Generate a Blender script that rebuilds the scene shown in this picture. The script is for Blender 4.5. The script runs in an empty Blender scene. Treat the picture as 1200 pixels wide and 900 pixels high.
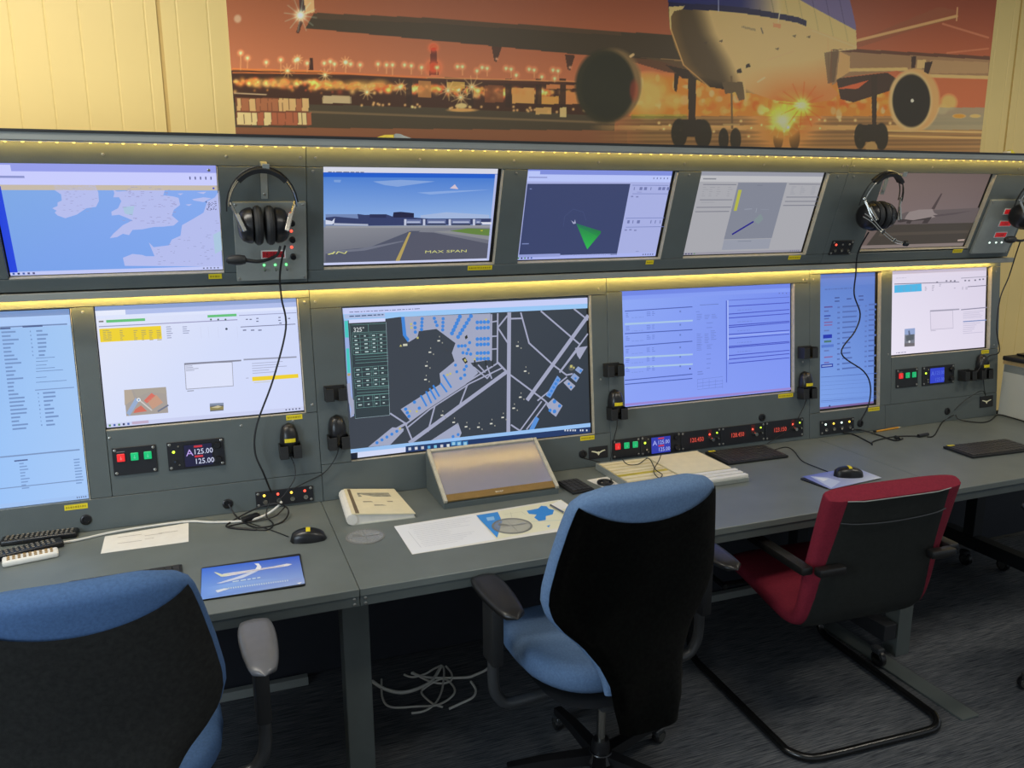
import bpy, bmesh, math, random
import numpy as np
from mathutils import Matrix, Vector

S = bpy.context.scene
COL = S.collection
random.seed(7)
PI = math.pi
R_ = math.radians

# ------------------------------------------------------------------ camera
FPX, CXP, CYP = 961.3, 600.0, 450.0
_pit, _yaw, _rol = R_(12.30), R_(20.91), R_(0.263)
CAM = Vector((0, 0, 1.754))
_fw = Vector((math.sin(_yaw)*math.cos(_pit), math.cos(_yaw)*math.cos(_pit), -math.sin(_pit)))
_rt = _fw.cross(Vector((0, 0, 1))).normalized()
_dn = _fw.cross(_rt)
_r2 = _rt*math.cos(_rol) + _dn*math.sin(_rol)
_d2 = -_rt*math.sin(_rol) + _dn*math.cos(_rol)
cd = bpy.data.cameras.new('camera'); cam = bpy.data.objects.new('camera', cd); COL.objects.link(cam)
cd.sensor_fit = 'HORIZONTAL'; cd.sensor_width = 36.0; cd.lens = FPX/1200*36
cd.clip_start = 0.05; cd.clip_end = 60
_m = Matrix((( _r2.x, -_d2.x, -_fw.x, CAM.x), (_r2.y, -_d2.y, -_fw.y, CAM.y), (_r2.z, -_d2.z, -_fw.z, CAM.z), (0, 0, 0, 1)))
cam.matrix_world = _m
S.camera = cam

# ------------------------------------------------------------------ world, view, lights
w = bpy.data.worlds.new('room_ambience'); S.world = w; w.use_nodes = True
w.node_tree.nodes['Background'].inputs['Color'].default_value = (0.80, 0.90, 1.0, 1)
w.node_tree.nodes['Background'].inputs['Strength'].default_value = 0.46
S.view_settings.view_transform = 'Standard'; S.view_settings.look = 'None'
S.view_settings.exposure = 0.0; S.view_settings.gamma = 1.0; S.view_settings.use_curve_mapping = False

def area(name, loc, target, sx, sy, power, color):
    l = bpy.data.lights.new(name, 'AREA'); l.shape = 'RECTANGLE'; l.size = sx; l.size_y = sy
    l.energy = power; l.color = color
    o = bpy.data.objects.new(name, l); COL.objects.link(o); o.location = loc
    o.rotation_euler = (Vector(target)-Vector(loc)).to_track_quat('-Z', 'Y').to_euler()
    return o
# daylight entering through the window in the left wall
DAYLIGHT = area('window_daylight', (-2.16, 0.55, 1.55), (0.6, 1.6, 0.6), 1.7, 1.2, 62, (0.72, 0.86, 1.0))

# ------------------------------------------------------------------ helpers
def lin(c):
    c = np.asarray(c, float)/255.0
    return np.where(c <= 0.04045, c/12.92, ((c+0.055)/1.055)**2.4)
def L4(c):
    a = lin(c); return (float(a[0]), float(a[1]), float(a[2]), 1.0)

MATS = {}
def pm(name, rgb, rough=0.5, metal=0.0, var=0.10, scale=30.0, bump=0.0, bscale=200.0, spec=0.5, stretch=None, emit=None, estr=0.0, coat=0.0):
    """procedural principled material: noise-varied colour (sRGB 0-255), optional noise bump"""
    m = bpy.data.materials.new(name); m.use_nodes = True; MATS[name] = m
    nt = m.node_tree; N = nt.nodes; K = nt.links; b = N['Principled BSDF']
    tc = N.new('ShaderNodeTexCoord'); mp = N.new('ShaderNodeMapping'); K.new(tc.outputs['Object'], mp.inputs['Vector'])
    if stretch: mp.inputs['Scale'].default_value = stretch
    nz = N.new('ShaderNodeTexNoise'); nz.inputs['Scale'].default_value = scale; nz.inputs['Detail'].default_value = 4
    K.new(mp.outputs['Vector'], nz.inputs['Vector'])
    rp = N.new('ShaderNodeValToRGB'); a = lin(rgb)
    lo = np.clip(a*(1-var), 0, 1); hi = np.clip(a*(1+var), 0, 1)
    rp.color_ramp.elements[0].color = (*lo, 1); rp.color_ramp.elements[1].color = (*hi, 1)
    rp.color_ramp.elements[0].position = 0.3; rp.color_ramp.elements[1].position = 0.7
    K.new(nz.outputs['Fac'], rp.inputs['Fac']); K.new(rp.outputs['Color'], b.inputs['Base Color'])
    b.inputs['Roughness'].default_value = rough; b.inputs['Metallic'].default_value = metal
    b.inputs['Specular IOR Level'].default_value = spec
    b.inputs['Coat Weight'].default_value = coat
    if bump:
        n2 = N.new('ShaderNodeTexNoise'); n2.inputs['Scale'].default_value = bscale; n2.inputs['Detail'].default_value = 3
        K.new(mp.outputs['Vector'], n2.inputs['Vector'])
        bp = N.new('ShaderNodeBump'); bp.inputs['Strength'].default_value = bump; bp.inputs['Distance'].default_value = 0.002
        K.new(n2.outputs['Fac'], bp.inputs['Height']); K.new(bp.outputs['Normal'], b.inputs['Normal'])
    if emit is not None:
        b.inputs['Emission Color'].default_value = L4(emit); b.inputs['Emission Strength'].default_value = estr
    return m
def attr_mat(name, emission, rough=0.45, spec=0.3, gain=1.0):
    """flat print or screen picture: colour comes from the mesh colour attribute"""
    m = bpy.data.materials.new(name); m.use_nodes = True; MATS[name] = m
    N = m.node_tree.nodes; K = m.node_tree.links; b = N['Principled BSDF']
    at = N.new('ShaderNodeAttribute'); at.attribute_name = 'Col'
    b.inputs['Roughness'].default_value = rough; b.inputs['Specular IOR Level'].default_value = spec
    if emission:
        b.inputs['Base Color'].default_value = (0.01, 0.01, 0.012, 1)
        K.new(at.outputs['Color'], b.inputs['Emission Color']); b.inputs['Emission Strength'].default_value = gain
    else:
        mx = N.new('ShaderNodeMix'); mx.data_type = 'RGBA'; mx.blend_type = 'MULTIPLY'; mx.inputs['Factor'].default_value = 1
        K.new(at.outputs['Color'], mx.inputs[6]); mx.inputs[7].default_value = (gain, gain, gain, 1)
        K.new(mx.outputs[2], b.inputs['Base Color'])
    return m

def tag(o, label=None, cat=None, group=None, kind=None):
    if label: o['label'] = label
    if cat: o['category'] = cat
    if group: o['group'] = group
    if kind: o['kind'] = kind
    return o
def thing(name, loc, label, cat, group=None, rot=(0, 0, 0)):
    o = bpy.data.objects.new(name, None); COL.objects.link(o)
    o.empty_display_size = 0.05; o.location = loc; o.rotation_euler = rot
    return tag(o, label, cat, group)
def wmat(o):
    return Matrix.LocRotScale(o.location, o.rotation_euler, None)
def link_mesh(name, me, mat, parent=None):
    if mat is not None and len(me.materials) == 0: me.materials.append(mat)
    o = bpy.data.objects.new(name, me); COL.objects.link(o)
    if parent is not None: o.parent = parent
    return o
def copy_tree(o, parent=None):
    c = o.copy(); COL.objects.link(c); c.parent = parent
    for ch in list(o.children): copy_tree(ch, c)
    return c

def smooth_path(pts, n=6):
    P = [Vector(p) for p in pts]
    if len(P) < 3: return P
    out = []
    for i in range(len(P)-1):
        p0 = P[max(i-1, 0)]; p1 = P[i]; p2 = P[i+1]; p3 = P[min(i+2, len(P)-1)]
        for k in range(n):
            t = k/n
            out.append(0.5*((2*p1)+(p2-p0)*t+(2*p0-5*p1+4*p2-p3)*t*t+(3*p1-p0-3*p2+p3)*t**3))
    out.append(P[-1]); return out

class MB:
    def __init__(s): s.bm = bmesh.new()
    def box(s, x0, x1, y0, y1, z0, z1, bev=0.0, seg=2, M=None):
        m = Matrix.Translation(((x0+x1)/2, (y0+y1)/2, (z0+z1)/2)) @ Matrix.Diagonal((abs(x1-x0), abs(y1-y0), abs(z1-z0), 1))
        g = bmesh.ops.create_cube(s.bm, size=1.0, matrix=m); vs = g['verts']
        if bev:
            es = list({e for v in vs for e in v.link_edges})
            r = bmesh.ops.bevel(s.bm, geom=es, offset=bev, segments=seg, profile=0.5, affect='EDGES', clamp_overlap=True)
            vs = list({v for f in r['faces'] for v in f.verts} | {v for v in vs if v.is_valid})
        if M is not None: bmesh.ops.transform(s.bm, matrix=M, verts=vs)
        return s
    def grid(s, f, nu, nv, closeu=False, capv=False, M=None):
        V = []
        for j in range(nv):
            row = []
            for i in range(nu):
                p = Vector(f(i/(nu if closeu else nu-1), j/(nv-1)))
                if M is not None: p = M @ p
                row.append(s.bm.verts.new(p))
            V.append(row)
        m = nu if closeu else nu-1
        for j in range(nv-1):
            for i in range(m):
                a, b, c, d = V[j][i], V[j][(i+1) % nu], V[j+1][(i+1) % nu], V[j+1][i]
                try: s.bm.faces.new((a, b, c, d))
                except ValueError: pass
        if capv and closeu:
            s.bm.faces.new(list(reversed(V[0]))); s.bm.faces.new(V[-1])
        return s
    def ring_loft(s, rings, cap=True, M=None):
        V = []
        for r in rings:
            V.append([s.bm.verts.new((M @ Vector(p)) if M is not None else Vector(p)) for p in r])
        n = len(V[0])
        for j in range(len(V)-1):
            for i in range(n):
                s.bm.faces.new((V[j][i], V[j][(i+1) % n], V[j+1][(i+1) % n], V[j+1][i]))
        if cap:
            s.bm.faces.new(list(reversed(V[0]))); s.bm.faces.new(V[-1])
        return s
    def tube(s, pts, r, seg=8, n=0, cap=True):
        P = smooth_path(pts, n) if n else [Vector(p) for p in pts]
        rr = r if isinstance(r, (list, tuple)) else None
        rings = []; up = None
        for i, p in enumerate(P):
            d = (P[min(i+1, len(P)-1)]-P[max(i-1, 0)])
            if d.length < 1e-9: d = Vector((0, 0, 1))
            d.normalize()
            if up is None:
                up = d.orthogonal().normalized()
            up = (up-d*up.dot(d))
            if up.length < 1e-6: up = d.orthogonal()
            up.normalize(); q = d.cross(up)
            ra = r if rr is None else rr[0]+(rr[1]-rr[0])*i/(len(P)-1)
            rings.append([p+up*(ra*math.cos(2*PI*k/seg))+q*(ra*math.sin(2*PI*k/seg)) for k in range(seg)])
        return s.ring_loft(rings, cap)
    def cyl(s, p0, p1, r0, r1=None, seg=16):
        r1 = r0 if r1 is None else r1
        return s.tube([p0, p1], [r0, r1], seg)
    def lathe(s, prof, M=None, seg=20):
        rings = [[(r*math.cos(2*PI*k/seg), r*math.sin(2*PI*k/seg), h) for k in range(seg)] for r, h in prof]
        return s.ring_loft(rings, True, M)
    def prism(s, pts, z0, z1, M=None):
        a = [(x, y, z0) for x, y in pts]; b = [(x, y, z1) for x, y in pts]
        return s.ring_loft([a, b], True, M)
    def mesh(s, name, smooth=True, angle=0.6):
        bmesh.ops.recalc_face_normals(s.bm, faces=s.bm.faces)
        me = bpy.data.meshes.new(name); s.bm.to_mesh(me); s.bm.free()
        if smooth:
            me.polygons.foreach_set('use_smooth', [True]*len(me.polygons))
            me.set_sharp_from_angle(angle=angle)
        return me
    def build(s, name, mat, parent=None, world=None, smooth=True, angle=0.6):
        """world: root object whose inverse transform is applied, for vertices given in world space"""
        if world is not None: bmesh.ops.transform(s.bm, matrix=wmat(world).inverted(), verts=s.bm.verts)
        return link_mesh(name, s.mesh(name, smooth, angle), mat, parent)

def rotM(ax, ang): return Matrix.Rotation(ang, 4, ax)
def T(x, y, z): return Matrix.Translation((x, y, z))

# ------------------------------------------------------------------ frames of the place (metres, measured from the photograph)
ZD, YD, YP = 0.74, 2.065, 2.785           # desk height, desk front, foot of the lower fascia
AL, AU = R_(90-5.87), R_(90+18.19)        # lower fascia leans back, upper one leans over the operator
YU, ZU = 2.80, 1.5067
YW = 3.20                                  # back wall
class Frame:
    def __init__(s, o, a):
        s.o = Vector(o); s.a = a; s.v = Vector((0, math.cos(a), math.sin(a))); s.n = Vector((0, -math.sin(a), math.cos(a)))
        s.rot = (a, 0, 0); s.M = Matrix.Translation(s.o) @ Matrix.Rotation(a, 4, 'X')
    def pt(s, u, v, n=0.0): return s.o+Vector((u, 0, 0))+s.v*v+s.n*n
    def px(s, x, y, n=0.0):
        """photo measurement -> (u, v) on the fascia"""
        d = _r2*((x-CXP)/FPX)+_d2*((y-CYP)/FPX)+_fw
        p = CAM+d*(((s.o+s.n*n)-CAM).dot(s.n)/d.dot(s.n))-s.o
        return p.x, p.dot(s.v)
LO = Frame((0, YP, ZD), AL)
UP = Frame((0, YU, ZU), AU)
def onz(x, y, z=ZD):
    d = _r2*((x-CXP)/FPX)+_d2*((y-CYP)/FPX)+_fw
    return CAM+d*((z-CAM.z)/d.z)
def LPT(x, y, n): u, v = LO.px(x, y, n); return LO.pt(u, v, n)
def UPT(x, y, n): u, v = UP.px(x, y, n); return UP.pt(u, v, n)

# ------------------------------------------------------------------ flat prints: layered coloured polygons in one thin mesh
_txt = {}
def text_polys(body, size=1.0):
    if body not in _txt:
        c = bpy.data.curves.new('txt', 'FONT'); c.body = body; c.size = 1.0; c.resolution_u = 2
        o = bpy.data.objects.new('txt', c); COL.objects.link(o)
        bpy.context.view_layer.update()
        me = bpy.data.meshes.new_from_object(o.evaluated_get(bpy.context.evaluated_depsgraph_get()))
        vs = [tuple(v.co[:2]) for v in me.vertices]; fs = [tuple(p.vertices) for p in me.polygons]
        xs = [v[0] for v in vs] or [0]
        _txt[body] = (vs, fs, max(xs)); bpy.data.meshes.remove(me); bpy.data.objects.remove(o); bpy.data.curves.remove(c)
    return _txt[body]

class Flat:
    LAYER = 0.00025
    def __init__(s, conv=None, ctr=(0, 0)):
        s.V = []; s.F = []; s.C = []; s.conv = conv; s.c = ctr; s.z0 = (0, 0, 1.0); s.soft = None
    def zoom(s, x0, y0, k): s.z0 = (x0, y0, k); return s
    def q(s, x, y):
        u, v = s.conv(s.z0[0]+x/s.z0[2], s.z0[1]+y/s.z0[2]); return u-s.c[0], v-s.c[1]
    def raw(s, pts, col, layer=1):
        b = len(s.V)
        s.V += [(p[0], p[1], layer*s.LAYER) for p in pts]; s.F.append(tuple(range(b, b+len(pts))))
        cs = col if isinstance(col[0], (tuple, list)) else [col]*len(pts)
        s.C += [L4(c) for c in cs]
    def P(s, pts, col, layer=1): s.raw([s.q(*p) for p in pts], col, layer)
    def rr(s, x0, y0, x1, y1, col, layer=1):      # local rectangle
        s.raw([(x0, y0), (x1, y0), (x1, y1), (x0, y1)], col, layer)
    def R(s, x0, y0, x1, y1, col, layer=1):        # rectangle from two measured corners
        a = s.q(x0, y0); h = s.q(x0, y1); b = s.q(x1, (y0+y1)/2); s.rr(a[0], h[1], b[0], a[1], col, layer)
    def line_raw(s, pts, w, col, layer=1):
        for (x0, y0), (x1, y1) in zip(pts, pts[1:]):
            d = math.hypot(x1-x0, y1-y0) or 1e-9
            nx, ny = -(y1-y0)/d*w/2, (x1-x0)/d*w/2; ex, ey = (x1-x0)/d*w*.4, (y1-y0)/d*w*.4
            s.raw([(x0-ex+nx, y0-ey+ny), (x0-ex-nx, y0-ey-ny), (x1+ex-nx, y1+ey-ny), (x1+ex+nx, y1+ey+ny)], col, layer)
    def Ln(s, pts, w, col, layer=1): s.line_raw([s.q(*p) for p in pts], w, col, layer)
    def circ_raw(s, x, y, r, col, layer=1, n=16, ry=None):
        ry = r if ry is None else ry
        s.raw([(x+r*math.cos(2*PI*k/n), y+ry*math.sin(2*PI*k/n)) for k in range(n)], col, layer)
    def E(s, x, y, r, col, layer=1, n=14): a = s.q(x, y); s.circ_raw(a[0], a[1], r, col, layer, n)
    def text_raw(s, body, x, y, h, col, layer=2, wx=1.0, shear=0.0):
        vs, fs, mx = text_polys(body); b = len(s.V); k = h/0.7
        for f in fs:
            s.raw([(x+vs[i][0]*k*wx+shear*vs[i][1]*k, y+vs[i][1]*k) for i in f], col, layer)
        return mx*k*wx
    def Tx(s, body, x, y, h, col, layer=2, wx=1.0, shear=0.0):
        a = s.q(x, y); return s.text_raw(body, a[0], a[1], h, col, layer, wx, shear)
    def bars(s, x0, y0, x1, y1, rows, col, layer=2, fill=(0.4, 1.0), th=0.45, words=False):
        """rows of unreadable small print between two measured corners"""
        a = s.q(x0, y0); b = s.q(x0, y1); W = s.q(x1, (y0+y1)/2)[0]-a[0]; H = (a[1]-b[1])/rows
        if s.soft is not None: col = tuple(.68*np.array(col)+.32*np.array(s.soft))
        for i in range(rows):
            yt = a[1]-H*i-H*(1-th)/2; f = random.uniform(*fill)*W; x = 0
            while x < f:
                L = min(random.uniform(.004, .02), f-x) if words else f
                s.rr(a[0]+x, yt-H*th, a[0]+x+L, yt, col, layer); x += L+.004
    def build(s, name, mat, parent=None):
        me = bpy.data.meshes.new(name); me.from_pydata(s.V, [], s.F)
        ca = me.color_attributes.new('Col', 'FLOAT_COLOR', 'POINT')
        ca.data.foreach_set('color', np.asarray(s.C, np.float32).ravel())
        return link_mesh(name, me, mat, parent)

# ------------------------------------------------------------------ materials
M_con = pm('console_grey_paint', (87, 95, 95), 0.42, var=.05, scale=12, bump=.15, bscale=350)
M_rail = pm('rail_light_grey', (128, 132, 128), 0.38, var=.05, scale=10)
M_edge = pm('cut_board_edge', (186, 180, 162), 0.5, var=.10, scale=60)
M_desk = pm('desk_grey_laminate', (104, 110, 106), 0.42, var=.07, scale=9, bump=.10, bscale=300)
M_apron = pm('desk_apron_grey', (80, 86, 84), 0.5, var=.06, scale=15)
M_dark = pm('dark_void_shade', (20, 22, 26), 0.75, var=.15, scale=20)  # near-black albedo holds the shade of the space under the desk
M_navy = pm('navy_shade_panel', (18, 22, 32), 0.7, var=.15, scale=8)  # navy kept near-black so front fill cannot lighten the shade under the desk
M_black = pm('black_plastic', (22, 22, 24), 0.32, var=.15, scale=60)
M_blackm = pm('black_matt_plastic', (26, 27, 28), 0.55, var=.15, scale=80, bump=.1)
M_panelk = pm('black_instrument_plate', (24, 25, 30), 0.45, var=.1, scale=50)
M_rub = pm('black_cable_rubber', (16, 16, 17), 0.5, var=.1)
M_wcab = pm('white_cable', (205, 203, 195), 0.45, var=.06)
M_chrome = pm('polished_steel', (190, 188, 180), 0.18, 1.0, var=.05)
M_alu = pm('grey_aluminium_plate', (150, 155, 150), 0.4, .3, var=.06, scale=25)
M_screw = pm('screw_steel', (170, 168, 160), 0.3, .9, var=.1)
M_yel = pm('yellow_label_tape', (226, 205, 30), 0.5, var=.05)
M_white = pm('white_paper', (228, 224, 214), 0.7, var=.03)
M_cream = pm('cream_paper', (226, 214, 178), 0.7, var=.04)
M_shtop = pm('black_edge_trim', (24, 24, 24), 0.5)
M_wall = pm('cream_panel_wall', (234, 206, 132), 0.45, var=.03, scale=2.5)
M_groove = pm('panel_joint_shadow_gap', (200, 168, 96), 0.6, var=.05)
M_ceil = pm('white_ceiling', (225, 222, 212), 0.9, var=.03)
M_side = pm('off_white_side_wall', (200, 196, 182), 0.85, var=.03)
M_frame = pm('white_window_frame', (225, 225, 222), 0.4, var=.03)
M_glass = pm('window_glass_daylight', (200, 220, 240), 0.1, emit=(205, 228, 255), estr=1.2)
M_ledw = pm('warm_led_diode', (255, 225, 120), 0.4, emit=(255, 214, 110), estr=1.6)
M_ledy = pm('warm_led_diffuser', (255, 210, 90), 0.4, emit=(255, 213, 84), estr=1.5)
M_scr = attr_mat('screen_picture', True, 0.35, .25)
M_print = attr_mat('printed_picture', False, 0.5, .3)
M_poster = attr_mat('poster_print', False, 0.38, .4, 1.0)
M_bez = pm('monitor_bezel_black', (14, 14, 16), 0.4, var=.1)
M_blue = pm('blue_upholstery', (98, 124, 158), 0.9, var=.12, scale=160, bump=.35, bscale=900, spec=.2)
M_blue_shade = pm('shaded_blue_upholstery', (72, 100, 140), 0.9, var=.12, scale=160, bump=.35, bscale=900, spec=.2)  # same blue cloth, with the left chair's shade put into its colour
M_red = pm('red_upholstery', (122, 34, 50), 0.9, var=.12, scale=140, bump=.35, bscale=900, spec=.2)
M_shell = pm('black_fabric_back', (54, 54, 52), 0.85, var=.2, scale=90, bump=.2, bscale=700, spec=.25)
M_redsh = pm('charcoal_plastic_shell', (56, 58, 55), 0.5, var=.1, scale=60, bump=.12, bscale=800)
M_pad = pm('black_armrest_pad', (22, 21, 20), 0.36, var=.1, scale=50)
M_padgl = pm('grey_sheen_armrest_pad', (96, 96, 98), 0.3, var=.06, scale=40)
M_tub = pm('black_tube_enamel', (18, 18, 18), 0.25, var=.1)
M_gtub = pm('dark_grey_tube', (60, 62, 64), 0.35, .3, var=.08)
M_cab = pm('light_grey_cabinet', (196, 196, 184), 0.5, var=.03, scale=4)
M_wood = pm('pale_wood_edge', (200, 168, 116), 0.5, var=.12, scale=20, stretch=(1, 12, 12))
M_rled = pm('red_indicator_light', (255, 60, 40), 0.3, emit=(255, 80, 60), estr=2.0)
M_gled = pm('green_indicator_light', (90, 255, 120), 0.3, emit=(110, 255, 140), estr=1.8)
M_yled = pm('amber_indicator_light', (255, 200, 80), 0.3, emit=(255, 205, 70), estr=1.8)
M_lled = pm('lime_indicator_light', (190, 240, 60), 0.3, emit=(200, 245, 60), estr=1.7)
M_wled = pm('white_indicator_light', (240, 255, 245), 0.3, emit=(225, 255, 240), estr=1.5)
M_rbtn = pm('lit_red_button', (200, 40, 40), 0.35, emit=(214, 36, 40), estr=.75)
M_gbtn = pm('lit_green_button', (20, 160, 100), 0.35, emit=(14, 160, 96), estr=.75)

def carpet():
    m = bpy.data.materials.new('carpet_tile'); m.use_nodes = True
    N = m.node_tree.nodes; K = m.node_tree.links; b = N['Principled BSDF']
    tc = N.new('ShaderNodeTexCoord')
    ck = N.new('ShaderNodeTexChecker'); ck.inputs['Scale'].default_value = 2.0
    K.new(tc.outputs['Object'], ck.inputs['Vector'])
    outs = []
    for sc in ((1, 26, 1), (26, 1, 1)):
        mp = N.new('ShaderNodeMapping'); mp.inputs['Scale'].default_value = sc; K.new(tc.outputs['Object'], mp.inputs['Vector'])
        nz = N.new('ShaderNodeTexNoise'); nz.inputs['Scale'].default_value = 9; nz.inputs['Detail'].default_value = 6
        nz.inputs['Roughness'].default_value = .7
        K.new(mp.outputs['Vector'], nz.inputs['Vector']); outs.append(nz.outputs['Fac'])
    mx = N.new('ShaderNodeMix'); K.new(ck.outputs['Fac'], mx.inputs[0]); K.new(outs[0], mx.inputs[2]); K.new(outs[0], mx.inputs[3])
    rp = N.new('ShaderNodeValToRGB'); K.new(mx.outputs[0], rp.inputs['Fac'])
    rp.color_ramp.elements[0].position = .36; rp.color_ramp.elements[1].position = .68
    rp.color_ramp.elements[0].color = L4((40, 44, 52)); rp.color_ramp.elements[1].color = L4((112, 114, 116))
    K.new(rp.outputs['Color'], b.inputs['Base Color']); b.inputs['Roughness'].default_value = .95
    b.inputs['Specular IOR Level'].default_value = .1
    bp = N.new('ShaderNodeBump'); bp.inputs['Strength'].default_value = .5; bp.inputs['Distance'].default_value = .004
    K.new(outs[0], bp.inputs['Height']); K.new(bp.outputs['Normal'], b.inputs['Normal'])
    return m
M_carpet = carpet()

# ------------------------------------------------------------------ room
RX0, RX1, RY0, RZ = -2.2, 6.2, -2.2, 3.0
fl = MB().box(RX0, RX1, RY0, YW, -0.05, 0).build('floor', M_carpet); tag(fl, kind='structure')
ce = MB().box(RX0, RX1, RY0, YW, RZ, RZ+.05).build('ceiling', M_ceil); tag(ce, kind='structure')
wb = MB().box(RX0, RX1, YW+.005, YW+.10, 0, RZ).build('wall_back', M_groove); tag(wb, kind='structure')
def wall_panel_mesh(wd):
    # ribbed steel sandwich panel: fine V grooves every 10 cm
    pr = [(0, .005), (0, .0)]; x = .05
    while x < wd-.03:
        pr += [(x-.004, 0), (x-.001, .0014), (x+.001, .0014), (x+.004, 0)]; x += .10
    pr += [(wd, 0), (wd, .005)]
    b = MB(); b.ring_loft([[(x, y, 0) for x, y in pr], [(x, y, RZ) for x, y in pr]])
    return b.mesh('wall_panel', True, .3)
pmesh = wall_panel_mesh(.987); pmesh.materials.append(M_wall)
xp = -0.048-3
while xp < RX1-.5:
    if xp > RX0-1:
        o = bpy.data.objects.new('wall_panel', pmesh); COL.objects.link(o); o.parent = wb; o.location = (xp+.0065, YW, 0)
    xp += 1.0
wl = MB()
wl.box(RX0-.1, RX0, RY0, -.35, 0, RZ); wl.box(RX0-.1, RX0, 1.45, YW, 0, RZ)
wl.box(RX0-.1, RX0, -.35, 1.45, 0, .9); wl.box(RX0-.1, RX0, -.35, 1.45, 2.2, RZ)
tag(wl.build('wall_left', M_side), kind='structure')
wf = MB()
for a in ((-.35, 1.45, .9, .95), (-.35, 1.45, 2.15, 2.2), (-.35, -.30, .95, 2.15), (1.40, 1.45, .95, 2.15), (.525, .575, .95, 2.15)):
    wf.box(RX0-.08, RX0-.01, a[0], a[1], a[2], a[3])
wi = wf.build('window_1', M_frame); tag(wi, kind='structure')
MB().box(RX0-.055, RX0-.05, -.3, 1.4, .95, 2.15).build('window_pane', M_glass, wi)

# ceiling lamps: the room's own warm panels
def ceiling_lamp(x, y, power, color, label):
    t = thing('ceiling_lamp', (x, y, RZ), label, 'ceiling lamp', 'ceiling panel lamps')
    MB().box(-.62, .62, -.17, .17, -.05, 0, .006).build('lamp_housing', M_frame, t)
    MB().box(-.59, .59, -.14, .14, -.056, -.049).build('diffuser', pm('lamp_diffuser', (250, 235, 205), .5, emit=(255, 226, 176), estr=3.0), t)
    l = bpy.data.lights.new('lamp_light', 'AREA'); l.shape = 'RECTANGLE'; l.size = 1.18; l.size_y = .28; l.energy = power; l.color = color
    o = bpy.data.objects.new('lamp_light', l); COL.objects.link(o); o.parent = t; o.location = (0, 0, -.065)
    return t
ceiling_lamp(-.75, 2.15, 27, (1.0, .96, .88), 'white rectangular ceiling panel lamp over the left end of the console')
ceiling_lamp(1.6, 1.0, 17, (1.0, .97, .90), 'white rectangular ceiling panel lamp behind the blue chairs')
ceiling_lamp(3.9, 1.4, 19, (1.0, .96, .86), 'white rectangular ceiling panel lamp over the right end of the desk')

# ------------------------------------------------------------------ console carcass
CON = thing('operator_console', (1.2, 2.95, 0), 'long dark grey two-tier operator console with screen cut-outs and top shelf', 'console')
def con(b, name, m, **k): return b.build(name, m, CON, world=CON, **k)
CX0, CX1 = -1.25, 3.60
OPN_L = dict(l0=(-.722, -.372, .098, .713), l1=(-.309, .316, .318, .713), l2=(.460, 1.419, .130, .675), l3=(1.556, 2.388, .215, .685),
             l4=(2.526, 2.866, .112, .719), l5=(2.930, 3.546, .328, .721))
OPN_U = dict(u1=(-.515, .085, .042, .384), u2=(.398, 1.0, .042, .383), u3=(1.088, 1.683, .042, .380), u4=(1.783, 2.378, .042, .383), u5=(2.662, 3.287, .048, .387))
TH = .018
def boards(F, rects):
    for (a, b, c, d) in rects:
        mb = MB().box(a+.0007, b-.0007, c+.0007, d-.0007, -TH, 0, .0012, 1, M=F.M)
        con(mb, 'fascia_board', M_con)
boards(LO, [(CX0, .354, 0, .104), (CX0, .354, .713, .755), (CX0, -.722, .104, .713), (-.372, -.309, .104, .713), (-.309, .354, .104, .318), (.316, .354, .318, .713),
            (.354, 1.487, .675, .755), (1.487, 2.468, .685, .755), (.354, 1.487, 0, .130), (.354, .460, .130, .675), (1.419, 1.487, .130, .675),
            (1.487, 1.556, .215, .685), (1.487, 2.468, 0, .215), (2.388, 2.468, .215, .685),
            (2.468, 2.898, 0, .112), (2.898, CX1, 0, .112), (2.930, CX1, .112, .328), (2.468, CX1, .720, .755), (2.468, 2.526, .112, .720), (2.866, 2.930, .112, .720), (3.546, CX1, .328, .720)])
# l0 lower rim
boards(LO, [])
UX1 = 3.56
boards(UP, [(CX0, .345, 0, .042), (.345, 2.468, 0, .042), (2.468, UX1, 0, .042), (CX0, .345, .385, .452), (.345, 2.468, .385, .452), (2.468, UX1, .388, .452),
            (CX0, -.515, .042, .385), (.085, .345, .042, .385), (.345, .398, .042, .385), (1.0, 1.088, .042, .385), (1.683, 1.783, .042, .385), (2.378, 2.468, .042, .385),
            (2.468, 2.662, .042, .388), (3.287, UX1, .042, .388)])
# pale cut edges of the openings: thin liners on the lower and right reveals
for F, O in ((LO, OPN_L), (UP, OPN_U)):
    for k, (a, b, c, d) in O.items():
        con(MB().box(a+.001, b-.001, c+.0004, c+.0024, -TH-.004, -.0006, M=F.M), 'opening_edge', M_edge)
        con(MB().box(b-.0028, b-.0008, c+.003, d-.001, -TH-.004, -.0006, M=F.M), 'opening_edge', M_edge)
# rail under the upper tier, shelf, carcass
con(MB().box(CX0, 3.575, 2.774, 2.875, 1.4825, 1.5035, .0015, 1), 'middle_rail', M_rail)
con(MB().box(CX0, 3.75, 2.603, YW-.002, 1.9315, 1.9525, .001, 1), 'top_shelf', M_rail)
con(MB().box(CX0, 3.75, 2.600, YW-.002, 1.9527, 1.9595), 'shelf_edge_trim', M_shtop)
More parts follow.
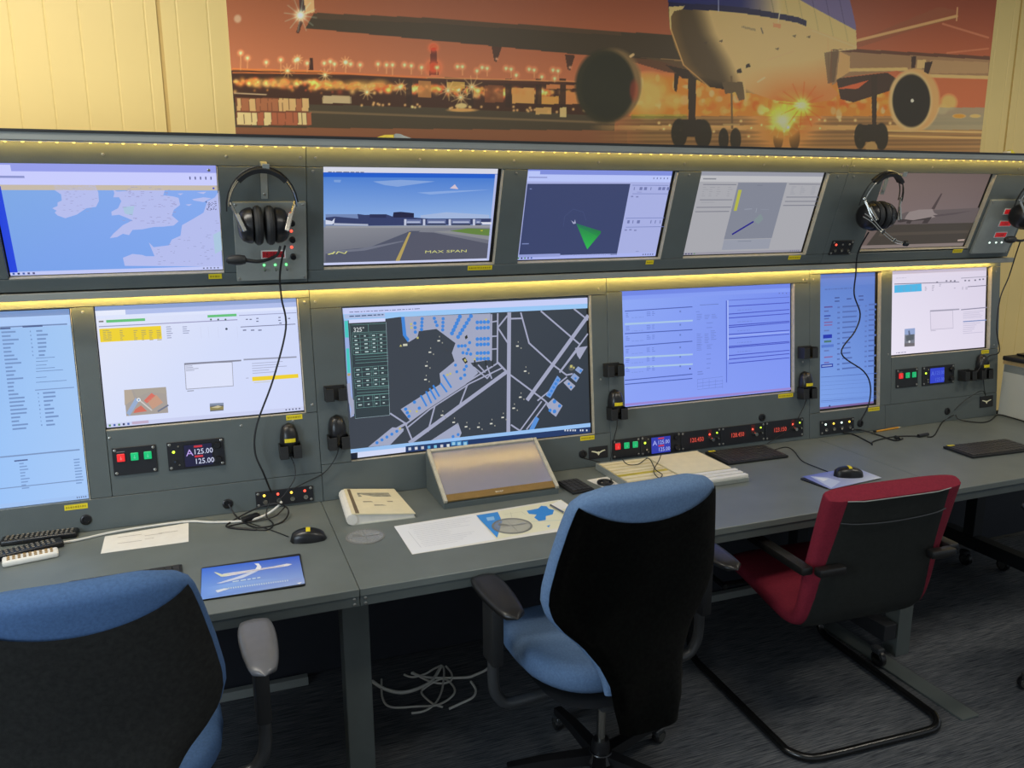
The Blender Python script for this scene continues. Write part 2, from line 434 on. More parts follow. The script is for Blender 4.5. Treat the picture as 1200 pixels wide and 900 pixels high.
# closed back and ends of both tiers
con(MB().box(CX0, CX1, 2.985, 3.0, .0, 1.93), 'back_board', M_dark)
con(MB().prism([(2.805, .70), (2.99, .70), (2.99, 1.48), (2.885, 1.48)], CX1-.018, CX1-.0005, M=Matrix(((0, 0, 1, 0), (1, 0, 0, 0), (0, 1, 0, 0), (0, 0, 0, 1)))), 'end_panel', M_con)
con(MB().prism([(2.822, 1.5045), (2.99, 1.5045), (2.99, 1.93), (2.685, 1.93)], UX1-.018, UX1-.0005, M=Matrix(((0, 0, 1, 0), (1, 0, 0, 0), (0, 1, 0, 0), (0, 0, 0, 1)))), 'end_panel', M_con)
# screws
scr = MB().lathe([(.0045, 0), (.0045, .0012), (.003, .002)], seg=10).mesh('screw'); scr.materials.append(M_screw)
def screw_on(F, u, v, n=0.0, parent=None):
    o = bpy.data.objects.new('screw', scr); COL.objects.link(o)
    p = F.pt(u, v, n); o.parent = CON; o.matrix_local = wmat(CON).inverted() @ (Matrix.Translation(p) @ Matrix.Rotation(F.a, 4, 'X'))
for u in (-.9, -.22, .112, .328, .374, .705, 1.031, 1.35, 1.70, 2.05, 2.43, 2.452, 2.485, 2.9, 3.4): screw_on(UP, u, .414)
for u in (-.38+.04, .336, .372, 1.452, 2.43, 2.45, 2.485, 3.57): screw_on(LO, u, .698)
for u in (-.30, .10, .27, .338, 1.45, 2.43, 2.91, 3.57): screw_on(LO, u, .345 if u > .3 else .295)
for u in (-.9, .06, .345+.02, 1.045, 1.73, 2.42, 2.5): screw_on(UP, u, .372)
# yellow label tape under the screens
def label_tape(F, u, v, wd, h=.017):
    b = MB().box(u, u+wd, v-h, v, .0001, .0006, M=F.M); o = con(b, 'label_tape', M_yel)
    f = Flat(); x = .004
    while x < wd-.006:
        L = random.uniform(.003, .008); f.rr(x, h*.3, min(x+L, wd-.004), h*.68, (172, 154, 30), 1); x += L+.002
    t = f.build('label_print', M_print, o); t.matrix_local = wmat(CON).inverted() @ F.M @ T(u, v-h, .0006)
for F, u, v, wd in ((LO, -.448, .094, .066), (LO, .248, .316, .054), (LO, 1.354, .127, .062), (LO, 2.30, .213, .078), (LO, 2.797, .109, .066), (LO, 3.488, .325, .050),
                    (UP, .036, .040, .040), (UP, .900, .040, .092), (UP, 1.62, .040, .034), (UP, 2.292, .040, .062), (UP, 3.20, .046, .058)):
    label_tape(F, u, v, wd)
# round sockets
for u, v in ((.037, .035), (-.391, .040), (1.363, .057), (2.215, .121), (2.751, .043), (3.277, .049)):
    b = MB().lathe([(.017, 0), (.017, .003), (.014, .005), (.010, .005), (.009, .001), (.001, .001)], M=LO.M @ T(u, v, 0), seg=18)
    con(b, 'cable_socket', M_black)
# LED strips
LS = thing('led_strip', (1.1, 2.638, 1.93), 'warm white dotted LED strip under the top shelf edge', 'LED strip')
MB().box(CX0-1.1, 3.74-1.1, -.005, .005, -.0005, .0012).build('strip_tape', M_frame, LS)
dio = MB().lathe([(.0042, 0), (.0042, -.0022), (.002, -.0032)], seg=8).mesh('diode'); dio.materials.append(M_ledw)
for i in range(120):
    x = -1.2+i*.0415
    if x < 3.72:
        o = bpy.data.objects.new('diode', dio); COL.objects.link(o); o.parent = LS; o.location = (x-1.1, 0, -.0005)
def strip_light(parent, loc, rot, length, wid, power):
    l = bpy.data.lights.new('strip_light', 'AREA'); l.shape = 'RECTANGLE'; l.size = length; l.size_y = wid; l.energy = power; l.color = (1.0, .63, .13)
    o = bpy.data.objects.new('strip_light', l); COL.objects.link(o); o.parent = parent; o.location = loc; o.rotation_euler = rot
strip_light(LS, (.1, .0, -.006), (R_(78), 0, 0), 4.9, .006, 3.2)
LS2 = thing('led_strip', (1.1, 2.832, 1.4825), 'yellow LED strip lighting the lower screens from under the middle rail', 'LED strip')
MB().box(CX0-1.1, 3.57-1.1, -.005, .005, -.0017, -.0002).build('strip_tape', M_frame, LS2)
for i in range(116):
    x = -1.2+i*.0415
    if x < 3.56:
        o = bpy.data.objects.new('diode', dio); COL.objects.link(o); o.parent = LS2; o.location = (x-1.1, 0, -.0017)
strip_light(LS2, (.06, .0, -.007), (R_(62), 0, 0), 4.78, .006, 7.0)

# ------------------------------------------------------------------ desk
DK = thing('desk', (1.2, 2.45, 0), 'long grey laminate desk on square legs in front of the console', 'desk')
def dk(b, name, m, **k): return b.build(name, m, DK, world=DK, **k)
YB = 2.80
for a, b in ((-1.25, .345), (.345, 2.50), (2.50, 4.15)):
    dk(MB().box(a+.0008, b-.0008, YD, YB, ZD-.022, ZD, .0015, 1), 'worktop', M_desk)
    dk(MB().box(a+.001, b-.001, YD+.004, YD+.03, ZD-.052, ZD-.0222, .001, 1), 'apron', M_apron)
for x in (.33, .36):
    for z in (ZD-.03, ZD-.045):
        o = bpy.data.objects.new('screw', scr); COL.objects.link(o); o.parent = DK; o.matrix_local = wmat(DK).inverted() @ (T(x, YD+.004, z) @ rotM('X', PI/2))
for x0, x1, y0 in ((.314, .392, 2.206), (2.462, 2.530, 2.206), (-1.2, -1.13, 2.206)):
    dk(MB().box(x0, x1, y0, y0+.07, 0, ZD-.0225, .002, 1), 'leg', M_apron)
for x0 in (2.385, 3.46):
    dk(MB().box(x0, x0+.06, 2.20, 2.93, .085, .15, .002, 1), 'foot_beam', M_dark)
    dk(MB().box(x0+.0, x0+.06, 2.72, 2.78, .151, ZD-.0225, .002, 1), 'leg', M_dark)
dk(MB().box(2.352, 2.430, 1.803, 2.55, .0004, .008, .001, 1), 'foot_plate', M_apron)
dk(MB().box(CX0, 4.1, 2.90, 2.92, .02, ZD-.023), 'modesty_panel', M_navy)
def castor(x, y, parent, cb, r=.036, z0=0.0, rz=0):
    b = MB(); M = T(x, y, r+z0) @ rotM('Z', rz) @ rotM('Y', PI/2)
    b.lathe([(r*.4, -.011), (r*.9, -.011), (r, -.007), (r, .007), (r*.9, .011), (r*.4, .011)], M=M, seg=20)
    wv = cb(b, 'castor_wheel', M_black)
    h = MB(); h.lathe([(r*.62, -.0135), (r*.62, .0135)], M=M, seg=18); hub = cb(h, 'castor_hub', M_chrome); hub.parent = wv
    f = MB(); f.box(-.016, .016, -.012, .03, r*.6, r*1.35, .004, 1, M=T(x, y, r+z0) @ rotM('Z', rz))
    cb(f, 'castor_fork', M_gtub)
castor(2.352, 2.185, DK, dk, .032); castor(3.447, 2.735, DK, dk, .032); castor(3.56, 2.62, DK, dk, .032)
for a, b, lb in ((-1.25, .27, 'grey cable trunking on the floor left of the desk leg'), (1.95, 2.38, 'short grey cable trunking on the floor beneath the red chair')):
    CT = MB().box(a, b, 2.855, 2.885, .0005, .034, .002, 1).build('cable_trunking', M_rail); tag(CT, lb, 'trunking')

# ------------------------------------------------------------------ monitors set into the console
SN = -.0185      # screen plane behind the fascia face
def monitor(F, key, disp, zoom, label, paint, base):
    a, b, c, d = (OPN_L if F is LO else OPN_U)[key]
    uc, vc = (a+b)/2, (c+d)/2
    t = thing('monitor', F.pt(uc, vc, SN), label, 'monitor', 'flat screens set into the console', F.rot)
    w2, h2 = (b-a)/2, (d-c)/2
    MB().box(-w2-.008, w2+.008, -h2-.008, h2+.008, -.030, -.0012, .002, 1).build('housing', M_bez, t)
    f = Flat(lambda x, y: F.px(x, y, SN), (uc, vc)).zoom(*zoom)
    u0, u1, v0, v1 = disp
    f.X0, f.X1, f.Y0, f.Y1 = u0-uc, u1-uc, v0-vc, v1-vc
    W, H = u1-u0, v1-v0
    f.nx = lambda x: f.X0+x*W
    f.ny = lambda y: f.Y1-y*H
    def NR(x0, y0, x1, y1, col, layer=1): f.rr(f.nx(x0), f.ny(y1), f.nx(x1), f.ny(y0), col, layer)
    f.NR = NR
    f.raw([(f.X0, f.Y0), (f.X1, f.Y0), (f.X1, f.Y1), (f.X0, f.Y1)], base, 0)
    f.soft = base
    paint(f)
    f.build('display', M_scr, t)
    return t
def browser(f, bar=(150, 160, 232), tabs=(196, 204, 250), h=.11):
    f.NR(0, 0, 1, h*.4, bar); f.NR(0, h*.4, 1, h, tabs); f.NR(0, h*.12, .09, h*.4, tabs, 2)
    f.NR(.02, h*.60, .14, h*.70, (140, 148, 204), 2)
    for i in range(5): f.NR(.87+i*.025, h*.58, .876+i*.025, h*.72, (84, 90, 140), 2)
def taskbar(f, col, h=.035, icons=5):
    f.NR(0, 1-h, 1, 1, col, 2)
    for i in range(icons): f.NR(.01+i*.022, 1-h*.75, .02+i*.022, 1-h*.25, random.choice([(60, 90, 170), (40, 50, 90), (90, 140, 90), (70, 70, 120)]), 3)
    for i in range(5): f.NR(.90+i*.018, 1-h*.7, .908+i*.018, 1-h*.35, (90, 96, 130), 3)

SEA, LAND = (126, 166, 234), (180, 188, 236)
def p_map(f):
    f.raw([(f.X0, f.Y0), (f.X1, f.Y0), (f.X1, f.Y1), (f.X0, f.Y1)], [(120, 160, 232), (124, 164, 234), (136, 170, 236), (128, 170, 226)], 0)
    browser(f, (150, 158, 232), (200, 204, 252), .19); f.NR(0, .19, 1, .235, (196, 184, 168), 2)
    f.NR(0, .20, .034, .97, (38, 70, 220), 3)
    ire = [(280, 142), (495, 142), (512, 180), (515, 225), (500, 255), (450, 262), (400, 295), (340, 314), (300, 300), (285, 285), (295, 275), (272, 262), (300, 250), (300, 232), (322, 222), (318, 190), (285, 168)]
    gb = [(675, 142), (840, 142), (858, 170), (850, 195), (900, 200), (930, 208), (938, 245), (905, 270), (895, 300), (930, 330), (905, 352), (850, 358), (800, 360), (740, 372), (690, 375), (672, 402), (640, 395), (610, 412), (572, 418), (590, 395), (640, 350), (690, 325), (660, 312), (620, 296), (582, 300), (580, 280), (615, 262), (632, 225), (620, 205), (590, 205), (596, 185), (590, 165), (610, 175), (660, 172)]
    eu = [(1145, 165), (1120, 205), (1080, 225), (1060, 285), (1010, 315), (948, 350), (940, 405), (895, 425), (880, 455), (800, 465), (775, 440), (805, 512), (760, 512), (740, 505), (690, 500), (640, 520), (650, 562), (1158, 566), (1150, 400)]
    for pl in (ire, gb, eu): f.P(pl, LAND, 2)
    f.P([(1000, 215), (1060, 205), (1100, 210), (1060, 230), (1010, 222)], LAND, 2); f.P([(1025, 180), (1075, 176), (1060, 188)], LAND, 2); f.P([(925, 186), (955, 184), (940, 194)], LAND, 2)
    f.P([(990, 150), (1025, 152), (1005, 160)], LAND, 2); f.P([(965, 243), (1000, 240), (985, 250)], LAND, 2)
    f.P([(1110, 400), (1148, 380), (1156, 480), (1120, 500)], (170, 198, 222), 3); f.P([(640, 255), (700, 250), (690, 300), (650, 290)], (168, 196, 222), 3)
    for _ in range(80):
        x, y = random.uniform(630, 910), random.uniform(150, 350)
        if x+.4*(y-150) > 660 and y < 340: f.R(x, y, x+random.uniform(5, 22), y+2.2, (150, 150, 196), 4)
    for _ in range(70):
        x = random.uniform(800, 1130); y = random.uniform(300, 555)
        if y > 480-(x-800)*.5: f.R(x, y, x+random.uniform(5, 20), y+2.2, (146, 152, 196), 4)
    for _ in range(40): x, y = random.uniform(1070, 1125), random.uniform(225, 270); f.R(x, y, x+5, y+3, (70, 70, 120), 4)
    for _ in range(30): x, y = random.uniform(320, 495), random.uniform(150, 280); f.R(x, y, x+12, y+2, (152, 154, 200), 4)
    f.E(1112, 158, .003, (30, 50, 200), 4)
    taskbar(f, (192, 200, 244), .035)
monitor(UP, 'u1', (-.512, .081, .047, .384), (0, 185, 4.444), 'wide monitor showing a blue sea map of islands and coast, in the upper tier', p_map, SEA)

def p_apron(f):
    f.NR(0, 0, 1, .055, (212, 214, 228)); f.bars(75, 54, 300, 66, 1, (90, 90, 110), 2, (1, 1), .5, True)
    f.NR(0, .055, 1, .10, (34, 92, 200))
    f.raw([(f.X0, f.ny(.53)), (f.X1, f.ny(.53)), (f.X1, f.ny(.10)), (f.X0, f.ny(.10))], [(136, 172, 226), (142, 176, 226), (70, 122, 206), (78, 128, 208)], 1)
    f.raw([(f.X0, f.Y0), (f.X1, f.Y0), (f.X1, f.ny(.60)), (f.X0, f.ny(.60))], [(94, 98, 112), (88, 90, 104), (122, 124, 136), (136, 138, 146)], 1)
    f.P([(350, 118), (520, 108), (730, 118), (500, 150), (420, 140)], (130, 162, 218), 2); f.P([(620, 186), (800, 176), (1070, 168), (700, 198)], (134, 166, 222), 2)
    f.P([(820, 160), (850, 135), (872, 165)], (206, 190, 206), 3); f.P([(110, 108), (155, 108), (150, 124), (112, 122)], (120, 156, 216), 3)
    f.P([(640, 325), (800, 306), (1060, 322), (1060, 345), (640, 342)], (160, 180, 218), 2)
    f.P([(60, 318), (250, 318), (340, 334), (480, 344), (480, 350), (60, 350)], (112, 132, 178), 2)
    f.P([(255, 316), (300, 322), (430, 318), (470, 332), (475, 308), (520, 304), (600, 312), (600, 338), (690, 345), (1075, 344), (1072, 378), (540, 386), (330, 388), (60, 380), (60, 338), (120, 332), (260, 345)], (52, 62, 104), 3)
    f.P([(330, 318), (430, 318), (430, 340), (330, 338)], (40, 46, 84), 4); f.P([(475, 306), (520, 303), (600, 311), (600, 338), (475, 338)], (34, 36, 66), 4)
    for x0, x1 in ((550, 645), (680, 795), (830, 945), (975, 1010)):
        f.P([(x0, 350), (x1, 350), (x1, 384), (x0, 384)], (104, 116, 158), 4); f.P([(x0+8, 362), (x1-8, 362), (x1-8, 370), (x0+8, 370)], (178, 186, 214), 5)
        f.P([(x0, 376), (x1, 376), (x1, 384), (x0, 384)], (40, 44, 70), 5)
    for x in (540, 655, 812, 960): f.P([(x, 348), (x+14, 348), (x+14, 386), (x, 386)], (192, 198, 220), 5)
    f.P([(60, 352), (100, 360), (116, 340), (112, 372), (100, 380), (60, 380)], (206, 212, 230), 5); f.P([(1008, 366), (1074, 366), (1074, 380), (1020, 380)], (214, 216, 230), 5)
    f.P([(110, 372), (320, 378), (320, 388), (110, 384)], (170, 178, 200), 5)
    f.P([(60, 388), (300, 390), (560, 388), (1070, 386), (1070, 400), (60, 402)], (146, 148, 156), 2)
    f.P([(820, 420), (930, 404), (1072, 408), (1066, 450), (960, 440)], (98, 128, 62), 3); f.P([(720, 424), (820, 418), (960, 440), (1064, 452), (1064, 476), (900, 448)], (136, 138, 142), 2)
    f.P([(330, 520), (560, 470), (640, 420), (580, 420), (486, 606), (60, 612), (60, 545)], (82, 86, 104), 2); f.P([(560, 425), (720, 430), (1062, 500), (1056, 604), (486, 606)], (84, 86, 102), 2)
    f.P([(570, 428), (582, 428), (512, 604), (486, 606)], (176, 156, 92), 3); f.P([(60, 545), (260, 530), (530, 480), (540, 484), (300, 540), (60, 560)], (110, 114, 130), 3)
    f.Tx('MAX SPAN', 665, 556, .0095, (206, 206, 128), 4, 2.35)
    f.Tx('IN', 90, 562, .009, (206, 206, 128), 4, 4.0, .8); f.P([(70, 562), (110, 552), (116, 556), (80, 566)], (206, 206, 128), 4)
    f.P([(1004, 418), (1020, 414), (1018, 422)], (200, 190, 60), 4)
    f.NR(0, .975, 1, 1, (198, 204, 238), 3); f.NR(.985, .06, 1, 1, (176, 184, 226), 3)
monitor(UP, 'u2', (.400, .984, .051, .382), (370, 190, 5.217), 'monitor showing an airport apron view under a blue sky', p_apron, (120, 140, 180))

def p_radar(f):
    browser(f, (128, 142, 218), (184, 196, 246), .125)
    f.P([(108, 122), (832, 122), (736, 622), (48, 632)], (58, 68, 108), 2)
    f.P([(450, 400), (625, 455), (622, 470), (528, 582)], [(40, 110, 90), (36, 122, 66), (36, 130, 66), (42, 176, 76)], 4)
    f.P([(462, 420), (600, 490), (528, 582), (500, 520)], [(40, 130, 76), (42, 150, 70), (48, 184, 80), (42, 150, 70)], 5)
    f.P([(415, 378), (436, 395), (442, 372), (448, 400), (430, 404)], (168, 172, 204), 5)
    f.Ln([(360, 420), (370, 350), (430, 300), (500, 320), (520, 380)], .0012, (74, 86, 130), 4)
    f.bars(70, 536, 125, 552, 1, (96, 110, 160), 4); f.bars(125, 150, 150, 165, 1, (96, 110, 160), 4)
    for y in (130, 190, 362, 425): f.R(846 if y < 300 else 800, y, 1100 if y < 300 else 1070, y+4, (116, 126, 184), 3)
    for y, y2, xs in ((145, 166, (858, 898, 930, 975, 1030, 1058, 1090)), (378, 400, (812, 848, 880, 975, 1006, 1040))):
        for x in xs: f.R(x, y, x+random.choice((4, 14, 18)), y2, (112, 120, 172), 4)
    for x, y in ((836, 206), (872, 208), (792, 442), (824, 440), (858, 444)): f.R(x, y, x+16, y+10, (128, 134, 184), 4)
    f.bars(870, 590, 910, 604, 1, (130, 138, 190), 4); f.bars(880, 176, 912, 184, 1, (110, 116, 170), 4)
    f.P([(46, 620), (338, 612), (338, 632), (46, 640)], (146, 156, 212), 4)
    taskbar(f, (168, 178, 236), .045)
monitor(UP, 'u3', (1.088, 1.668, .049, .380), (600, 195, 6.0), 'monitor with a dark radar scope and green sector beam', p_radar, (166, 174, 224))

def p_grey(f):
    f.NR(0, 0, 1, .05, (150, 152, 164)); f.NR(0, .05, 1, .12, (186, 186, 190)); f.NR(.04, .08, .14, .095, (130, 132, 140), 2)
    f.P([(475, 152), (835, 152), (722, 562), (368, 572)], (128, 132, 146), 1)
    f.P([(475, 205), (500, 205), (462, 360), (440, 360)], (176, 178, 70), 3)
    f.Ln([(432, 532), (582, 442)], .0075, (40, 36, 134), 4)
    f.bars(615, 166, 700, 176, 1, (92, 96, 116), 3)
    f.Ln([(520, 348), (575, 346)], .0016, (160, 166, 182), 3); f.Ln([(640, 350), (700, 350)], .001, (146, 152, 168), 3); f.Ln([(612, 340), (604, 372)], .0016, (160, 168, 180), 3)
    f.P([(590, 430), (640, 380), (660, 420), (620, 460)], (128, 142, 146), 2)
    for y, x0, x1 in ((162, 215, 460), (276, 190, 430), (332, 165, 420), (364, 155, 405), (160, 850, 1080), (256, 830, 1070), (288, 820, 1062), (318, 806, 1050)):
        f.R(x0, y, x1, y+5, (104, 106, 120), 3)
    for i in range(5):
        for x in (215, 265, 320, 400): f.R(x-i*3, 184+i*16, x-i*3+random.uniform(12, 40), 188+i*16, (148, 148, 156), 3)
        for x in (870, 940, 1020): f.R(x-i*3, 180+i*13, x-i*3+random.uniform(12, 40), 184+i*13, (146, 148, 158), 3)
    f.bars(200, 292, 390, 302, 1, (144, 146, 154), 3)
    f.P([(368, 576), (718, 566), (700, 640), (352, 650)], (148, 152, 166), 2); f.R(470, 584, 570, 588, (120, 126, 140), 3)
    taskbar(f, (150, 148, 160), .03)
monitor(UP, 'u4', (1.783, 2.364, .049, .382), (790, 190, 6.316), 'pale grey monitor with a short dark blue line on a grey chart', p_grey, (166, 166, 172))

def p_dim(f):
    f.raw([(f.X0, f.ny(.55)), (f.X1, f.ny(.55)), (f.X1, f.Y1), (f.X0, f.Y1)], [(122, 106, 104), (112, 98, 98), (104, 88, 84), (116, 100, 94)], 1)
    f.P([(420, 400), (560, 345), (700, 335), (1030, 318), (985, 415), (405, 430)], (96, 86, 86), 2)
    f.P([(400, 428), (985, 414), (930, 540), (300, 560)], (66, 60, 54), 2); f.P([(385, 480), (960, 462), (955, 480), (378, 500)], (78, 70, 62), 3)
    f.P([(555, 370), (575, 345), (640, 330), (722, 328), (735, 352), (770, 368), (700, 390), (600, 398), (545, 392)], (138, 126, 124), 4)
    f.P([(545, 392), (600, 398), (720, 376), (690, 418), (655, 418), (670, 396), (590, 404), (580, 420), (555, 418), (560, 404), (520, 412), (500, 410), (500, 390)], (62, 54, 54), 5)
    f.P([(716, 324), (778, 226), (786, 228), (735, 330)], (74, 62, 62), 5); f.P([(725, 366), (880, 348), (985, 336), (860, 362), (740, 376)], (84, 74, 76), 5)
    f.NR(0, .955, 1, 1, (128, 116, 112), 3)
    f.P([(885, 522), (930, 518), (925, 530), (882, 532)], (170, 150, 140), 5)
monitor(UP, 'u5', (2.664, 3.270, .054, .386), (960, 185, 5.4545), 'dim brownish monitor showing an airliner taxiing, beside a hanging headset', p_dim, (104, 90, 86))

def p_list(f):
    f.raw([(f.X0, f.Y0), (f.X1, f.Y0), (f.X1, f.Y1), (f.X0, f.Y1)], [(150, 192, 246), (166, 200, 246), (160, 196, 240), (140, 178, 232)], 0)
    f.NR(0, 0, 1, .03, (116, 146, 196)); f.NR(0, .03, 1, .085, (168, 200, 246))
    f.R(0, 100, 285, 106, (110, 136, 184), 3); f.R(95, 97, 180, 104, (70, 90, 140), 4); f.R(0, 106, 45, 112, (70, 90, 140), 4)
    f.bars(5, 116, 105, 545, 26, (96, 122, 170), 3, (.3, .95), .42); f.bars(152, 110, 220, 230, 7, (96, 122, 170), 3, (.4, .95), .42); f.bars(125, 112, 138, 230, 7, (104, 130, 178), 3, (.5, 1), .4)
    for yy, ww in ((232, 80), (246, 50), (262, 45), (276, 80), (288, 115), (314, 45), (334, 130)): f.R(152, yy, 152+ww, yy+2.5, (104, 132, 182), 3)
    f.R(148, 366, 314, 370, (120, 148, 196), 3); f.bars(180, 372, 250, 525, 9, (96, 122, 170), 3, (.4, .95), .42); f.bars(158, 374, 172, 525, 9, (104, 130, 178), 3, (.5, 1), .4)
    f.R(0, 648, 340, 654, (120, 146, 190), 3); f.bars(80, 672, 130, 790, 9, (110, 138, 186), 3, (.3, .9), .4); f.bars(310, 655, 348, 768, 9, (110, 138, 186), 3, (.7, 1), .42)
    f.R(60, 664, 118, 670, (80, 100, 150), 4); f.R(0, 782, 356, 786, (120, 146, 190), 3); taskbar(f, (158, 192, 240), .022, 2)
monitor(LO, 'l0', (-.720, -.379, .104, .710), (0, 355, 3.6), 'tall portrait monitor with light blue lists, beyond the red and green button plate', p_list, (150, 190, 246))

def p_log(f):
    f.raw([(f.X0, f.Y0), (f.X1, f.Y0), (f.X1, f.Y1), (f.X0, f.Y1)], [(214, 222, 248), (206, 214, 248), (206, 216, 248), (224, 228, 246)], 0)
    f.NR(0, 0, 1, .035, (140, 160, 206)); f.NR(0, .035, .14, .075, (226, 232, 250), 2); f.NR(.14, .035, 1, .075, (170, 186, 232), 2); f.NR(0, .075, 1, .10, (218, 226, 250))
    f.R(108, 156, 312, 170, (94, 190, 120), 3); f.R(636, 130, 788, 143, (94, 190, 120), 3); f.R(70, 160, 95, 168, (120, 120, 120), 3)
    for x in (650, 688, 726): f.E(x+4, 153, .0032, (70, 110, 90), 4, 8)
    f.R(70, 188, 795, 193, (150, 150, 190), 3)
    f.R(72, 202, 398, 272, (236, 208, 44), 3)
    for x in (90, 112, 178, 250, 290, 330, 370): f.bars(x, 206, x+28, 264, 6, (150, 130, 30), 4, (.4, 1), .4)
    for x in (420, 505): f.bars(x, 186, x+40, 255 if x < 500 else 230, 6 if x < 500 else 4, (130, 136, 170), 4, (.5, 1), .4)
    for x in (600, 640, 690, 790): f.R(x, 190, x+1.5, 250, (196, 200, 226), 3)
    f.E(735, 202, .004, (60, 70, 90), 4, 8)
    f.R(800, 130, 1100, 134, (150, 156, 196), 3); f.R(808, 190, 1095, 194, (110, 114, 150), 3)
    for x, y in ((835, 150), (855, 150), (890, 145), (890, 160), (1005, 140), (1005, 155), (1055, 145), (1010, 170)): f.R(x, y, x+12, y+5, (90, 96, 130), 4)
    for x in (820, 862, 900): f.R(x, 206, x+18, 212, (110, 116, 150), 4)
    f.P([(515, 380), (766, 370), (772, 500), (524, 518)], (150, 152, 168), 3); f.P([(519, 386), (763, 376), (769, 497), (527, 514)], (218, 224, 248), 4)
    f.P([(515, 380), (812, 362), (812, 370), (515, 390)], (130, 132, 150), 5); f.bars(522, 392, 590, 424, 4, (130, 132, 150), 5, (.3, 1), .4); f.bars(530, 520, 595, 532, 1, (130, 132, 150), 5)
    f.P([(824, 358), (1100, 344), (1100, 352), (824, 366)], (150, 154, 176), 3); f.bars(866, 376, 1060, 440, 5, (150, 156, 186), 4, (.4, .95), .3)
    f.P([(868, 452), (1108, 436), (1110, 456), (870, 474)], (236, 206, 40), 4); f.bars(878, 478, 975, 486, 1, (196, 190, 150), 4); f.bars(836, 455, 852, 462, 1, (130, 130, 150), 4)
    f.P([(202, 520), (420, 504), (432, 638), (214, 656)], (164, 156, 150), 3)
    f.P([(214, 640), (262, 560), (280, 575), (232, 654)], (150, 170, 204), 5); f.P([(202, 520), (240, 518), (256, 566), (206, 600)], (178, 164, 148), 4); f.P([(250, 516), (420, 505), (424, 540), (330, 530), (270, 560)], (168, 160, 150), 4)
    f.P([(305, 575), (345, 535), (365, 550), (320, 590)], (212, 110, 96), 5); f.P([(260, 620), (290, 600), (322, 630), (250, 640)], (206, 110, 92), 5); f.P([(320, 575), (370, 545), (405, 585), (350, 620)], (196, 152, 128), 5)
    f.Ln([(285, 575), (345, 625)], .004, (206, 200, 196), 5); f.Ln([(380, 630), (430, 600)], .005, (110, 116, 136), 5); f.E(278, 571, .006, (230, 236, 240), 6); f.E(278, 571, .003, (120, 150, 190), 7)
    f.P([(648, 590), (720, 586), (720, 626), (650, 632)], (96, 100, 112), 4); f.P([(648, 608), (720, 604), (720, 622), (650, 626)], (140, 130, 84), 5); f.P([(655, 612), (690, 600), (712, 606), (690, 614)], (196, 186, 150), 6); f.P([(648, 590), (720, 586), (720, 598), (648, 602)], (128, 140, 164), 5)
    taskbar(f, (200, 206, 238), .035); f.NR(.12, .967, .20, .99, (190, 170, 196), 4)
monitor(LO, 'l1', (-.307, .311, .326, .713), (100, 340, 4.444), 'white monitor page with yellow table rows and a small aerial photo', p_log, (214, 222, 248))

